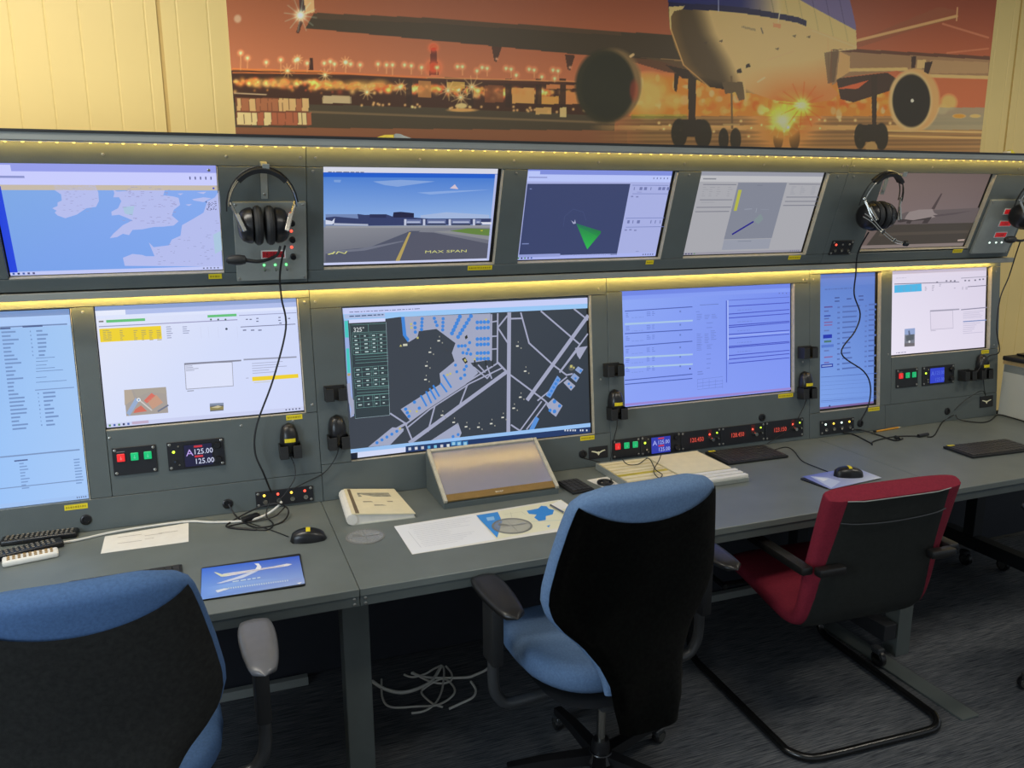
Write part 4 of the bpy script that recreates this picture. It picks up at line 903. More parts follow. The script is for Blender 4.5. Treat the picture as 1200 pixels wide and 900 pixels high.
    low = np.clip((py-np.interp(px, [840, 940, 990], [84, 72, 60]))/42, 0, 1)*np.clip((px-850)/60, 0, 1); base = base*(1-low[..., None]*.7)+np.array([206, 112, 52])*low[..., None]*.7
    und = np.clip((py-np.interp(px, [800, 860, 930], [84, 98, 116]))/10, 0, 1); base = base*(1-und[..., None]*.5)
    bl = np.interp(px, [783, 800, 845, 880, 910, 935, 950, 975, 1003], [9, 11, 13, 17, 22, 27, 33, 42, 52])
    up = py < bl
    navy = np.array([34, 36, 82])*np.ones(px.shape+(1,)); kk = np.clip((px-868)/50, 0, 1)[..., None]
    upc = navy*(1-kk)+np.array([196, 168, 104])*kk
    strp = ((px > 890) & (py < bl-26+.18*(px-950))) ; upc = np.where(strp[..., None], np.array([96, 84, 112]), upc)
    base = np.where(up[..., None], upc, base)
    dkb = (py > bl-7) & (py < bl) & (px < 945); base = np.where(dkb[..., None], np.array([30, 28, 54]), base)
    ln = (abs(((px-.2*py) % 16)-8) < .5) & up & (px > 890); base = np.where(ln[..., None], base*.8, base)
    mixm(m, base)
    poly([(784, 8), (802, 7), (800, 11), (790, 13), (785, 22)], (240, 206, 130)); seg(785, 14, 786, 34, 1.4, (250, 220, 140)); seg(786, 34, 801, 76, 1.2, (196, 150, 86)); seg(801, 76, 830, 101, 1.2, (176, 130, 74))
    seg(842, -40, 842, 13, 1, (150, 150, 170)); seg(912, 26, 914, 12, 1, (226, 206, 150)); poly([(906, 27), (915, 28), (915, 33), (906, 32)], (196, 130, 80))
    for x, y in ((826, 50), (844, 48), (910, 57), (930, 42), (947, 43)): poly([(x-2, y), (x+3, y-1.5), (x+2, y+2)], (70, 54, 40), .8)
    poly([(863, 82), (868, 80), (870, 85), (864, 86)], (44, 34, 28)); poly([(874, 76), (878, 74), (880, 78), (874, 80)], (44, 34, 28)); seg(888, 96, 896, 91, 2, (236, 206, 146))
    for i in range(9): xx0 = 869+i*1.9; poly([(xx0, 30+i*.45), (xx0+1.2, 30.3+i*.45), (xx0+1.2, 33+i*.45), (xx0, 32.6+i*.45)], (96, 78, 60), .8)
    seg(892, 33, 894, 39, 1.4, (70, 56, 50)); seg(900, 70, 930, 60, .7, (190, 150, 100)); seg(970, 45, 972, 95, 1, (140, 104, 64), .6)
    seg(975, 60, 1003, 57, 1.2, (240, 210, 140)); seg(952, 36, 1003, 55, 1.1, (236, 206, 140))
    poly([(966, 62), (983, 58), (978, 96), (970, 98)], (84, 64, 44), .8); poly([(984, 60), (996, 66), (996, 84), (980, 94)], (176, 136, 80), .8)
    # engines
    ell(716, 100, 36, 41, (96, 74, 48)); ell(719, 97, 34, 40, (146, 116, 72), .45); ell(709, 101, 35, 43, (52, 48, 32)); ell(712, 101, 31, 38, (44, 42, 30), .7); ell(743, 106, 5, 12, (160, 60, 40), .5, .6); seg(739, 66, 742, 64, 3, (220, 180, 120))
    ell(1073, 117, 28, 36, (196, 150, 90)); ell(1067, 118, 25.5, 35, (222, 184, 120)); ell(1068, 118, 22.5, 31.5, (44, 38, 28)); ell(1069, 118, 1.9, 2, (250, 240, 210)); poly([(1068, 66), (1074, 66), (1072, 80), (1068, 80)], (60, 44, 36)); poly([(1075, 70), (1085, 70), (1086, 80), (1074, 80)], (200, 164, 104)); poly([(1084, 73), (1093, 72), (1088, 87), (1083, 84)], (54, 40, 32))
    # wheels
    for x, y, rx, ry in ((796, 156, 9.5, 17), (824, 157, 10, 17), (848, 163, 6, 13), (862, 163, 6.5, 13), (1008, 160, 7, 15), (1033, 160, 8, 16), (912, 160, 6, 16), (931, 160, 6.5, 16)): ell(x, y, rx, ry, (48, 42, 30), .96)
    poly([(800, 140), (822, 140), (822, 160), (800, 160)], (52, 44, 32)); poly([(1010, 146), (1032, 146), (1030, 166), (1012, 166)], (52, 44, 32)); ell(1021, 172, 7, 6, (150, 118, 70)); seg(857, 90, 858, 150, 2.4, (96, 74, 46)); poly([(846, 96), (870, 96), (874, 116), (866, 118), (862, 108), (850, 110)], (86, 68, 44)); seg(872, 96, 874, 118, 2, (196, 160, 100)); seg(848, 146, 866, 146, 2.2, (150, 120, 74))
    # lights
    glow(917, 142, 9, (255, 200, 80), 1.2); glow(917, 142, 22, (160, 90, 20), .8); glow(936, 128, 14, (160, 40, 0), .7); star(917, 142, 20, 14, (255, 216, 120), .1, .6); star(940, 123, 27, 12, (240, 110, 40), .1, .7, 1.3); glow(940, 123, 4, (255, 220, 120), .9)
    seg(1105, 28, 1158, 44, 2.4, (196, 140, 100), .35); seg(1110, 62, 1158, 57, 2, (196, 140, 100), .3)  # pale streaks: reflected sheen painted into the print near its right edge
    ell(278.5, 22, 4.2, 4.6, (206, 186, 150), .6, .6)
    return np.clip(C, 0, 255)
PX0, PX1, PZ0, PZ1 = .172, 3.778, 1.90, 2.88
nx, nz = 1250, 330
gx, gz = np.meshgrid(np.linspace(PX0, PX1, nx), np.linspace(PZ0, PZ1, nz))
pts = np.stack([gx, np.full_like(gx, YW-.004), gz], -1)-np.array(CAM)
qx, qy, qz = pts@np.array(_r2), pts@np.array(_d2), pts@np.array(_fw)
colr = poster_print(qx/qz*FPX+CXP, qy/qz*FPX+CYP)
me = bpy.data.meshes.new('poster_sheet')
vv = np.stack([gx-(PX0+PX1)/2, np.zeros_like(gx), gz-PZ0], -1).reshape(-1, 3).astype(np.float32)
ii = np.arange(nx*nz).reshape(nz, nx)
ff = np.stack([ii[:-1, :-1], ii[:-1, 1:], ii[1:, 1:], ii[1:, :-1]], -1).reshape(-1, 4)
me.vertices.add(len(vv)); me.vertices.foreach_set('co', vv.ravel())
me.loops.add(ff.size); me.loops.foreach_set('vertex_index', ff.ravel().astype(np.int32))
me.polygons.add(len(ff)); me.polygons.foreach_set('loop_start', np.arange(0, ff.size, 4, dtype=np.int32))
me.update(calc_edges=True)
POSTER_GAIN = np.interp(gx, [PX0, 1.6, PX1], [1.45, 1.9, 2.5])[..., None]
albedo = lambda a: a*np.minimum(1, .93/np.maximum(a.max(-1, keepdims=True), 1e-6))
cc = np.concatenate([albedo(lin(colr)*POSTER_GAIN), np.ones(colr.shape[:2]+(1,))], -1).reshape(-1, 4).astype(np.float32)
ca = me.color_attributes.new('Col', 'FLOAT_COLOR', 'POINT'); ca.data.foreach_set('color', cc.ravel())
PS = thing('poster', ((PX0+PX1)/2, YW-.004, PZ0), 'wide wall poster of an airliner at an airport at orange dusk', 'poster')
link_mesh('printed_sheet', me, M_poster, PS)
MB().box(-(PX1-PX0)/2, (PX1-PX0)/2, .0006, .0036, 0, PZ1-PZ0).build('backing_sheet', M_white, PS)

# ------------------------------------------------------------------ instrument plates on the fascia
def knob(u, v, z, r, parent, h=.012, m=None, name='knob'):
    return MB().lathe([(r, z), (r, z+h*.7), (r*.86, z+h), (r*.3, z+h)], M=T(u, v, 0), seg=16).build(name, m or M_black, parent)
def led(u, v, z, r, parent, m, name='indicator_light'):
    return MB().lathe([(r, z-.0005), (r, z+.002), (r*.6, z+.0035)], M=T(u, v, 0), seg=10).build(name, m, parent)
def lscrew(u, v, z, parent):
    o = bpy.data.objects.new('screw', scr); COL.objects.link(o); o.parent = parent; o.location = (u, v, z)
def plate2(*a, **k):
    F, u0, u1, v0, v1, name, label, cat = a[:8]; th = k.get('th', .005)
    uc, vc = (u0+u1)/2, (v0+v1)/2; w2, h2 = (u1-u0)/2, (v1-v0)/2
    t = thing(name, F.pt(uc, vc, .0003), label, cat, k.get('group'), F.rot)
    MB().box(-w2, w2, -h2, h2, 0, th, .001, 1).build('faceplate', k.get('m') or M_panelk, t)
    for sx in (-1, 1):
        for sy in (-1, 1): lscrew(sx*(w2-.008), sy*(h2-.008), th, t)
    return t, w2, h2
def button_plate(u0, u1, v0, v1, label):
    t, w2, h2 = plate2(LO, u0, u1, v0, v1, 'button_panel', label, 'button panel', group='red and green button plates')
    by = h2*.28
    for i, (x, m) in enumerate(((-.040, M_rbtn), (0, M_gbtn), (.039, M_gbtn))):
        b = MB().box(x-.0115, x+.0115, by-.0125, by+.0125, .005, .0105, .0015, 1).build('push_button', m, t)
        f = Flat(); c = (255, 150, 140) if i == 0 else (120, 226, 180)
        f.rr(x-.001, by-.006, x+.001, by+.005, c); f.raw([(x-.004, by-.002), (x+.004, by-.002), (x, by-.008)], c); p = f.build('button_symbol', M_print, b); p.location = (0, 0, .0106)
    f = Flat(); f.rr(-.052, h2-.014, -.028, h2-.0125, (150, 150, 156)); p = f.build('faceplate_print', M_print, t); p.location = (0, 0, .0052)
button_plate(-.297, -.168, .171, .261, 'black plate with one red and two green lit buttons under the white table monitor')
button_plate(1.492, 1.617, .022, .099, 'black plate with one red and two green lit buttons left of the blue rack display')
button_plate(2.956, 3.085, .186, .272, 'black plate with one red and two green lit buttons under the pinkish white monitor')
def radio(F, u0, u1, v0, v1, dx0, dx1, dy0, dy1, label, bg, letter, dg, red=True):
    t, w2, h2 = plate2(F, u0, u1, v0, v1, 'radio_panel', label, 'radio panel', group='radio plates with a colour display')
    uc, vc = (u0+u1)/2, (v0+v1)/2; x0, x1, y0, y1 = dx0-uc, dx1-uc, dy0-vc, dy1-vc; W, H = x1-x0, y1-y0
    MB().box(x0-.003, x1+.003, y0-.003, y1+.003, .005, .0062).build('display_bezel', M_bez, t)
    f = Flat(); f.rr(x0, y0, x1, y1, bg, 0)
    f.text_raw('A', x0+W*.06, y0+H*.50, H*.30, letter, 1, 1.1)
    f.text_raw('125.00', x0+W*.32, y0+H*.55, H*.24, dg, 1, .92); f.text_raw('125.00', x0+W*.34, y0+H*.10, H*.24, dg, 1, .92)
    if red:
        for y in (.86, .40): f.rr(x0+W*.36, y0+H*y, x0+W*.66, y0+H*(y+.09), (196, 50, 60), 1)
    d = f.build('display', M_scr, t); d.location = (0, 0, .0064)
    knob(w2-.021, h2*.50, .005, .0115, t); knob(w2-.021, -h2*.52, .005, .0115, t)
    led(-w2+.019, h2*.30, .005, .0045, t, M_lled); knob(-w2+.021, -h2*.35, .005, .0042, t, .012, M_chrome, 'toggle_switch'); led(-w2+.034, -h2*.66, .005, .0028, t, M_screw, 'stud'); led(-w2+.034, h2*.66, .005, .0028, t, M_screw, 'stud')
radio(LO, -.135, .040, .169, .262, -.084, .002, .176, .248, 'black radio plate with dark display reading 125.00 twice beside a button plate', (26, 26, 58), (188, 160, 232), (212, 218, 244))
radio(LO, 1.620, 1.806, .020, .100, 1.668, 1.757, .024, .090, 'black radio plate with blue display in the middle instrument rack', (44, 56, 168), (170, 176, 240), (176, 186, 240))
radio(LO, 3.114, 3.311, .184, .272, 3.158, 3.246, .192, .262, 'black radio plate with plain blue display under the pinkish white monitor', (46, 64, 196), (86, 110, 214), (86, 110, 214), False)
def freq(u0, u1, v0, v1, txt, label):
    t, w2, h2 = plate2(LO, u0, u1, v0, v1, 'frequency_panel', label, 'radio panel', group='red digit frequency plates')
    f = Flat(); f.rr(-w2*.62, -.012, w2*.12, .014, (40, 14, 16), 0); f.text_raw(txt, -w2*.58, -.008, .018, (226, 84, 66), 1, .82)
    d = f.build('digit_display', M_scr, t); d.location = (0, 0, .0053)
    led(w2*.42, h2*.42, .005, .0042, t, M_rled); knob(w2*.50, -.004, .005, .0085, t, .018, M_chrome); led(w2*.80, h2*.5, .005, .0035, t, M_lled); knob(w2*.80, -.002, .005, .004, t, .014, M_chrome, 'toggle_switch')
    MB().box(w2*.36, w2*.52, h2*.1, h2*.9, .005, .006).build('legend_plate', pm('dark_red_legend', (90, 24, 26), .5), t)
freq(1.809, 2.002, .020, .0985, '120.450', 'black frequency plate with red digits next to the blue rack display')
freq(2.005, 2.226, .020, .0985, '128.450', 'black frequency plate with red digits in the middle of the rack')
freq(2.229, 2.430, .019, .1000, '123.150', 'black frequency plate with red digits at the end of the rack')
def jack_panel(F, u0, u1, v0, v1, cols, label):
    t, w2, h2 = plate2(F, u0, u1, v0, v1, 'headset_jack_unit', label, 'jack panel', group='headset jack plates')
    n = len(cols)
    for i, m in enumerate(cols):
        x = -w2+(i+.62)*(2*w2/(n+.25)); led(x, h2*.45, .005, .0045, t, m)
        MB().lathe([(.008, .005), (.008, .009), (.0045, .009), (.0045, .006)], M=T(x+.002, -h2*.35, 0), seg=14).build('jack_socket', M_chrome, t)
    return t
jack_panel(LO, .128, .320, .008, .063, (M_yled, M_rled, M_yled, M_rled), 'black jack plate with four amber and red lights behind the cable bundle')
jack_panel(LO, 2.524, 2.712, .012, .075, (M_wled, M_yled, M_wled, M_yled), 'black jack plate with four pale lights under the arrivals list monitor')
jack_panel(UP, 2.494, 2.608, .039, .102, (M_rled, M_screw, M_screw), 'small black jack plate with one red light beside the dim monitor')
# emblem plates
for u0, u1, v0, v1, lb in ((1.388, 1.472, .032, .080, 'small black plate with a pale wing emblem left of the instrument rack'), (3.485, 3.571, .046, .101, 'small black plate with a pale wing emblem at the right end of the console')):
    t = thing('emblem_plate', LO.pt((u0+u1)/2, (v0+v1)/2, .0003), lb, 'emblem plate', 'wing emblem plates', LO.rot); w2, h2 = (u1-u0)/2, (v1-v0)/2
    MB().box(-w2, w2, -h2, h2, 0, .003, .0006, 1).build('plate', M_panelk, t)
    f = Flat(); gold = (232, 226, 190)
    for s in (-1, 1): f.raw([(0, -.009), (s*.006, -.003), (s*.016, .0015), (s*.031, .006), (s*.028, .009), (s*.014, .0065), (s*.005, .003), (0, .004)], gold)
    f.raw([(0, -.012), (.0045, -.006), (0, .005), (-.0045, -.006)], gold, 2); p = f.build('wing_emblem', M_print, t); p.location = (0, 0, .0031)

# ------------------------------------------------------------------ intercom boxes on the upper fascia
t, w2, h2 = plate2(UP, .121, .340, .017, .277, 'intercom_box', 'grey metal intercom box with red time display behind the hanging headset', 'intercom', m=M_alu, th=.012)
ICL = t; cu, cv = (.121+.340)/2, (.017+.277)/2
for (u, v) in ((.293, .240), (.2935, .183), (.2935, .129)): led(u-cu, v-cv, .012, .0045, t, M_rled)
for (u, v) in ((.296, .210), (.296, .155), (.297, .098)): knob(u-cu, v-cv, .012, .0095, t, .014)
MB().box(.198-cu, .274-cu, .092-cv, .120-cv, .012, .0135).build('display_frame', M_frame, t)
f = Flat(); f.rr(.202-cu, .0955-cv, .270-cu, .1165-cv, (120, 20, 26), 0); f.text_raw('18:08:14', .204-cu, .0985-cv, .0145, (36, 12, 16), 1, .82); d = f.build('digit_display', M_scr, t); d.location = (0, 0, .0138)
for u in (.206, .2405, .275): led(u-cu, .070-cv, .012, .004, t, M_gled); knob(u-cu+.001, .056-cv, .012, .003, t, .014, M_chrome, 'toggle_switch')
t, w2, h2 = plate2(UP, 3.303, 3.530, .026, .277, 'intercom_box', 'grey metal intercom box with three red displays at the console end', 'intercom', m=M_alu, th=.012)
cu, cv = (3.303+3.530)/2, (.026+.277)/2
for v in (.224, .168, .115):
    MB().box(3.402-cu, 3.478-cu, v-.014-cv, v+.014-cv, .012, .0135).build('display_frame', M_frame, t)
    f = Flat(); f.rr(3.406-cu, v-.0105-cv, 3.474-cu, v+.0105-cv, (168, 24, 26), 0); f.text_raw('1288', 3.416-cu, v-.0072-cv, .0145, (52, 10, 14), 1, 1.05); d = f.build('digit_display', M_scr, t); d.location = (0, 0, .0138)
for u in (3.391, 3.432, 3.467): led(u-cu, .078-cv, .012, .004, t, M_wled)

# ------------------------------------------------------------------ headsets on hooks
def hook(u, v0, v1, label):
    t = thing('headset_hook', UP.pt(u, v1, .0004), label, 'hook', 'headset hooks', UP.rot)
    MB().box(-.010, .010, v0-v1, .0, 0, .003, .0006, 1).build('mounting_strip', M_alu, t)
    b = MB(); b.box(-.010, .010, -.003, .0, .0032, .085, .0006, 1); b.box(-.010, .010, .0002, .016, .082, .085, .0006, 1); b.build('hook_arm', M_alu, t)
    lscrew(0, v0-v1+.015, .003, t); lscrew(0, -.03, .003, t)
hook(.217, .285, .400, 'grey steel headset hook strip above the intercom box'); hook(2.675, .30, .400, 'grey steel headset hook strip left of the dim monitor'); hook(3.545, .30, .400, 'grey steel headset hook strip at the console end')
def headset(label, boom):
    t = thing('headset', (0, 0, 0), label, 'headset', 'headsets hanging on the console')
    # local: x across, y up, z out; cups pressed together along x
    def cup(s):
        Mx = Matrix(((0, 0, s, 0), (0, 1, 0, 0), (s, 0, 0, 0), (0, 0, 0, 1)))
        MB().lathe([(.012, .076), (.032, .073), (.046, .064), (.053, .050), (.055, .036), (.050, .032)], M=Mx, seg=22).build('ear_cup', M_black, t)
        MB().lathe([(.040, .031), (.054, .029), (.060, .022), (.060, .014), (.054, .006), (.042, .003)], M=Mx, seg=22).build('ear_cushion', M_blackm, t)
    cup(-1); cup(1)
    # two spring wires and a padded top
    arc = lambda z, k: [(.098*math.cos(a)*k, .052+.120*math.sin(a), z) for a in np.linspace(PI*.97, PI*.03, 19)]
    MB().tube(arc(-.010, 1.0), .0028, 6).build('headband_wire', M_chrome, t); MB().tube(arc(.010, 1.0), .0028, 6).build('headband_wire', M_chrome, t)
    b = MB(); A = np.linspace(PI*.74, PI*.26, 15)
    b.ring_loft([[(c*(.098+e), .052+s_*(.120+e), z) for e, z in ((-.007, -.016), (-.007, .016), (.006, .017), (.006, -.017))] for c, s_ in ((math.cos(a), math.sin(a)) for a in A)]); b.build('headband_pad', M_blackm, t)
    MB().tube([(.105*math.cos(a), .052+.129*math.sin(a), -.002) for a in np.linspace(PI*1.02, PI*.05, 15)], .002, 6).build('headband_cable', M_rub, t)
    for s in (-1, 1):
        b = MB(); b.tube([(s*.096, .075, 0), (s*.082, .045, .022), (s*.066, .0, .052)], .005, 6); b.box(-.006, .006, -.034, .026, -.002, .002, .001, 1, M=T(s*.070, .030, .047) @ rotM('Z', -s*.42) @ rotM('X', -.75)); b.build('yoke', M_chrome, t)
    if boom == 'left':
        MB().tube([(.045, -.06, .02), (.03, -.088, .03), (-.02, -.103, .035), (-.062, -.099, .03)], [.0035, .0065], 8, 5).build('microphone_boom', M_rub, t)
        MB().lathe([(.006, -.010), (.013, -.006), (.016, .008), (.016, .024), (.012, .044), (.005, .050)], M=T(-.068, -.098, .03) @ rotM('Y', -PI/2), seg=14).build('microphone_foam', M_blackm, t)
    else:
        b = MB(); b.tube([(-.135, .034, .07), (-.09, .012, .075), (-.03, -.028, .075), (.06, -.075, .075), (.125, -.092, .07)], .0022, 6, 5); b.tube([(-.138, .022, .07), (-.09, .0, .075), (-.03, -.038, .075), (.06, -.085, .075), (.125, -.096, .07)], .0022, 6, 5); b.build('microphone_boom', M_chrome, t)
        MB().box(-.008, .008, -.010, .010, -.004, .004, .002, 1, M=T(-.02, -.038, .077) @ rotM('Z', -.5)).build('boom_clip', M_chrome, t); b = MB(); b.box(-.006, .006, -.008, .008, -.004, .004, .002, 1, M=T(.055, -.076, .077) @ rotM('Z', -.4)); b.build('boom_clip', M_chrome, t)
        MB().lathe([(.004, -.012), (.011, -.008), (.012, .006), (.006, .014)], M=T(.132, -.095, .07) @ rotM('Y', PI/2), seg=12).build('microphone_foam', M_blackm, t)
    return t
h1 = headset('black and chrome headset hanging in front of the grey intercom box with time display', 'left')
h1.location = UP.pt(.205, .226, .078); h1.rotation_euler = UP.rot
h2_ = headset('black headset with twin wire microphone boom hanging beside the dim monitor', 'right')
u, v = UP.px(1027, 253, .08); h2_.location = UP.pt(u, v, .080); h2_.rotation_euler = (UP.a, 0, 0)
h3 = copy_tree(h1); h3['label'] = 'black and chrome headset hanging at the right end of the console'; u, v = UP.px(1207, 254, .09); h3.location = UP.pt(u, v, .078)
def cable(name, pts, r, m, label, group=None, n=6):
    b = MB().tube(pts, r, 7, n); me = b.mesh(name)
    o = link_mesh(name, me, m); tag(o, label, 'cable', group); return o
cable('headset_cable', [UPT(334, 288, .075), UPT(330, 306, .06), UPT(328, 326, .05), LPT(330, 350, .10), LPT(335, 385, .07), LPT(320, 445, .06), LPT(301, 498, .045), LPT(299, 530, .04), LPT(309, 555, .035), LPT(318, 577, .012)], .0032, M_rub, 'black headset cable hanging in front of the white table monitor')
cable('headset_cable', [UPT(1018, 272, .06), UPT(1008, 290, .04), UPT(1004, 303, .035), LPT(1003, 320, .085), LPT(1001, 345, .06), LPT(1008, 368, .05), LPT(1002, 388, .045), LPT(986, 414, .04), LPT(1012, 435, .04), LPT(1020, 452, .04), LPT(1018, 474, .035), LPT(1009, 492, .012)], .0032, M_rub, 'black headset cable hanging in front of the arrivals list monitor')
cable('headset_cable', [UPT(1196, 282, .06), UPT(1190, 300, .05), LPT(1182, 325, .08), LPT(1172, 350, .06), LPT(1168, 385, .04), LPT(1171, 412, .03), LPT(1158, 418, .04), LPT(1145, 436, .035)], .0028, M_rub, 'thin dark headset cable hanging at the right end of the console')

# ------------------------------------------------------------------ mice and their holders
def mouse_mesh(L=.112, W=.060, H=.037):
    b = MB(); rings = []; ns, nr = 15, 20
    for i in range(ns):
        s = i/(ns-1); x = (s-.5)*L; e = math.sqrt(max(0, 1-(2*s-1)**2))
        wv = W/2*(e**.55)*(.86+.14*math.sin(PI*s)) + .0008; hv = H*(e**.6)*(.62+.38*math.sin(PI*(.25+s*.62))) + .0008
        ring = []
        for k in range(nr):
            a = 2*PI*k/nr; c, s_ = math.cos(a), math.sin(a)
            ring.append((x, wv*math.copysign(abs(c)**.8, c), hv*max(s_, 0)**.75 if s_ > 0 else 0.0015*s_))
        rings.append(ring)
    b.ring_loft(rings); return b.mesh('body', True, 1.0)
MOUSE = mouse_mesh(); MOUSE.materials.append(M_black)
def mouse(label, group, M, sticker=True):
    t = thing('computer_mouse', M.to_translation(), label, 'mouse', group, M.to_euler())
    o = link_mesh('body', MOUSE, None, t)
    MB().lathe([(.007, -.003), (.008, -.002), (.008, .002), (.007, .003)], M=T(-.032, 0, .0225) @ rotM('X', PI/2), seg=14).build('scroll_wheel', M_blackm, t)
    if sticker:
        def surf(x, y, L=.112, W=.060, H=.037):
            s = x/L+.5; e = math.sqrt(max(0, 1-(2*s-1)**2)); wv = W/2*(e**.55)*(.86+.14*math.sin(PI*s))+.0008; hv = H*(e**.6)*(.62+.38*math.sin(PI*(.25+s*.62)))+.0008
            c = min(1, (abs(y)/wv))**1.25; return hv*math.sqrt(1-c*c)**.75
        b = MB(); b.grid(lambda u, v: ((-.006+.013*v), (-.018+.036*u), surf(-.006+.013*v, -.018+.036*u)+.0007), 9, 4); b.build('label_tape', M_yel, t)
    return t
def holder_mesh():
    b = MB(); b.box(-.036, .036, 0, .052, 0, .003, .001, 1); b.box(-.036, -.008, 0, .044, .043, .046, .001, 1); b.box(.008, .036, 0, .044, .043, .046, .001, 1)
    b.box(-.036, -.033, 0, .048, .003, .044, .0008, 1); b.box(.033, .036, 0, .048, .003, .044, .0008, 1); b.box(-.036, -.006, 0, .003, .003, .044, .0008, 1); b.box(.006, .036, 0, .003, .003, .044, .0008, 1)
    me = b.mesh('mouse_holder'); me.materials.append(M_blackm); return me
HM = holder_mesh()
def holder(u, v, label):
    o = bpy.data.objects.new('mouse_holder', HM); COL.objects.link(o); o.location = LO.pt(u, v, .0003); o.rotation_euler = LO.rot; tag(o, label, 'mouse holder', 'black mouse holders on the console')
def hung_mouse(u, v, label, hl, st=True):
    holder(u, v, hl)
    M = LO.M @ T(u, v+.063, .0045) @ rotM('Z', PI/2) @ rotM('Z', PI)      # nose down, back outwards
    return mouse(label, 'mice hanging in holders on the console', M, st)
hung_mouse(.252, .172, 'black mouse with yellow label hanging below the white table monitor', 'black holder carrying a mouse below the white table monitor')
hung_mouse(.416, .185, 'black mouse hanging left of the large ground radar monitor', 'black holder carrying a mouse left of the large ground radar monitor', False)
hung_mouse(1.507, .184, 'black mouse with yellow label between the ground radar and flight strip monitors', 'black holder carrying a mouse between ground radar and flight strip monitors')
hung_mouse(2.435, .186, 'black mouse with yellow label between the flight strip and arrivals monitors', 'black holder carrying a mouse between flight strip and arrivals monitors')
hung_mouse(3.480, .190, 'black mouse with yellow label below the pinkish white monitor', 'black holder carrying a mouse below the pinkish white monitor')
holder(.416, .355, 'empty black holder left of the large ground radar monitor'); holder(1.497, .356, 'empty black holder between the ground radar and flight strip monitors'); holder(2.438, .362, 'empty black holder between the flight strip and arrivals monitors'); holder(3.374, .190, 'empty black holder right of the plain blue radio display')
G = 'thin mouse cables along the console'
def tomz(p, n): return LO.pt(p[0], p[1], n)
cable('mouse_cable', [LO.pt(.252, .175, .022), LO.pt(.262, .14, .025), LO.pt(.258, .10, .03), LO.pt(.225, .055, .035), LO.pt(.20, .03, .03)], .0018, M_rub, 'thin mouse cable running down to the amber and red jack plate', G)
cable('mouse_cable', [LO.pt(.416, .188, .022), LO.pt(.40, .15, .02), LO.pt(.36, .105, .015), LO.pt(.29, .078, .02), LO.pt(.25, .065, .03)], .0018, M_rub, 'thin mouse cable crossing the fascia board joint', G)
cable('mouse_cable', [LO.pt(1.507, .187, .022), LO.pt(1.51, .15, .012), LO.pt(1.50, .115, .010), LO.pt(1.485, .05, .012), LO.pt(1.47, .012, .02)], .0018, M_rub, 'thin mouse cable going down left of the instrument rack', G)
cable('mouse_cable', [LO.pt(2.435, .189, .022), LO.pt(2.42, .14, .012), LO.pt(2.37, .075, .014), LO.pt(2.30, .04, .02), LO.pt(2.22, .012, .03)], .0018, M_rub, 'thin mouse cable crossing the end of the instrument rack', G)
cable('mouse_cable', [LO.pt(3.480, .193, .022), LO.pt(3.49, .14, .02), LO.pt(3.50, .105, .02), LO.pt(3.46, .135, .03), LO.pt(3.36, .10, .03), LO.pt(3.30, .055, .02)], .0018, M_rub, 'thin mouse cable looping beside the wing emblem at the console end', G)

# ------------------------------------------------------------------ things on the desk
def DP(x, y, dz=0.0):
    p = onz(x, y, ZD+dz); return Vector((p.x, min(p.y, 2.777), ZD+dz))
def sheet(name, corners, th, m, label, cat, paint=None, group=None, rnd=0.0, back=None):
    """thin flat thing on the desk from measured corners (back-left, front-left, front-right, back-right)"""
    P = [DP(*c) for c in corners]; c0 = sum(P, Vector())/len(P)
    t = thing(name, (c0.x, c0.y, ZD+.0004), label, cat, group)
    q = [(p.x-c0.x, p.y-c0.y) for p in P]
    if rnd:
        out = []
        for i in range(len(q)):
            a, b, c = Vector(q[i-1]), Vector(q[i]), Vector(q[(i+1) % len(q)])
            d0 = (a-b).normalized()*rnd; d1 = (c-b).normalized()*rnd
            for k in range(5):
                s_ = k/4; out.append(tuple((b+d0)*(1-s_)**2+b*2*s_*(1-s_)+(b+d1)*s_*s_))
        q = out
    MB().prism(q, 0, th).build('sheet', m, t)
    if paint:
        f = Flat(lambda x, y: (lambda p: (p.x, p.y))(onz(x, y, ZD+th)), (c0.x, c0.y)); f.q4 = q
        paint(f); o = f.build('print', M_print, t); o.location = (0, 0, th+.00015)
    return t
def lines_paper(f):
    f.zoom(0, 600, 5)
    for y, x0, x1 in ((150, 690, 830), (140, 850, 950), (126, 930, 1040), (186, 690, 830), (160, 850, 900)): 
        f.Ln([(x0, y), (x1, y-(x1-x0)*.13)], .0022, (150, 140, 132), 1)
sheet('paper_sheet', [(123, 629), (118, 649), (221, 635), (221, 613)], .0006, M_white, 'small white paper notice lying near the foot of the fascia', 'paper', lines_paper)
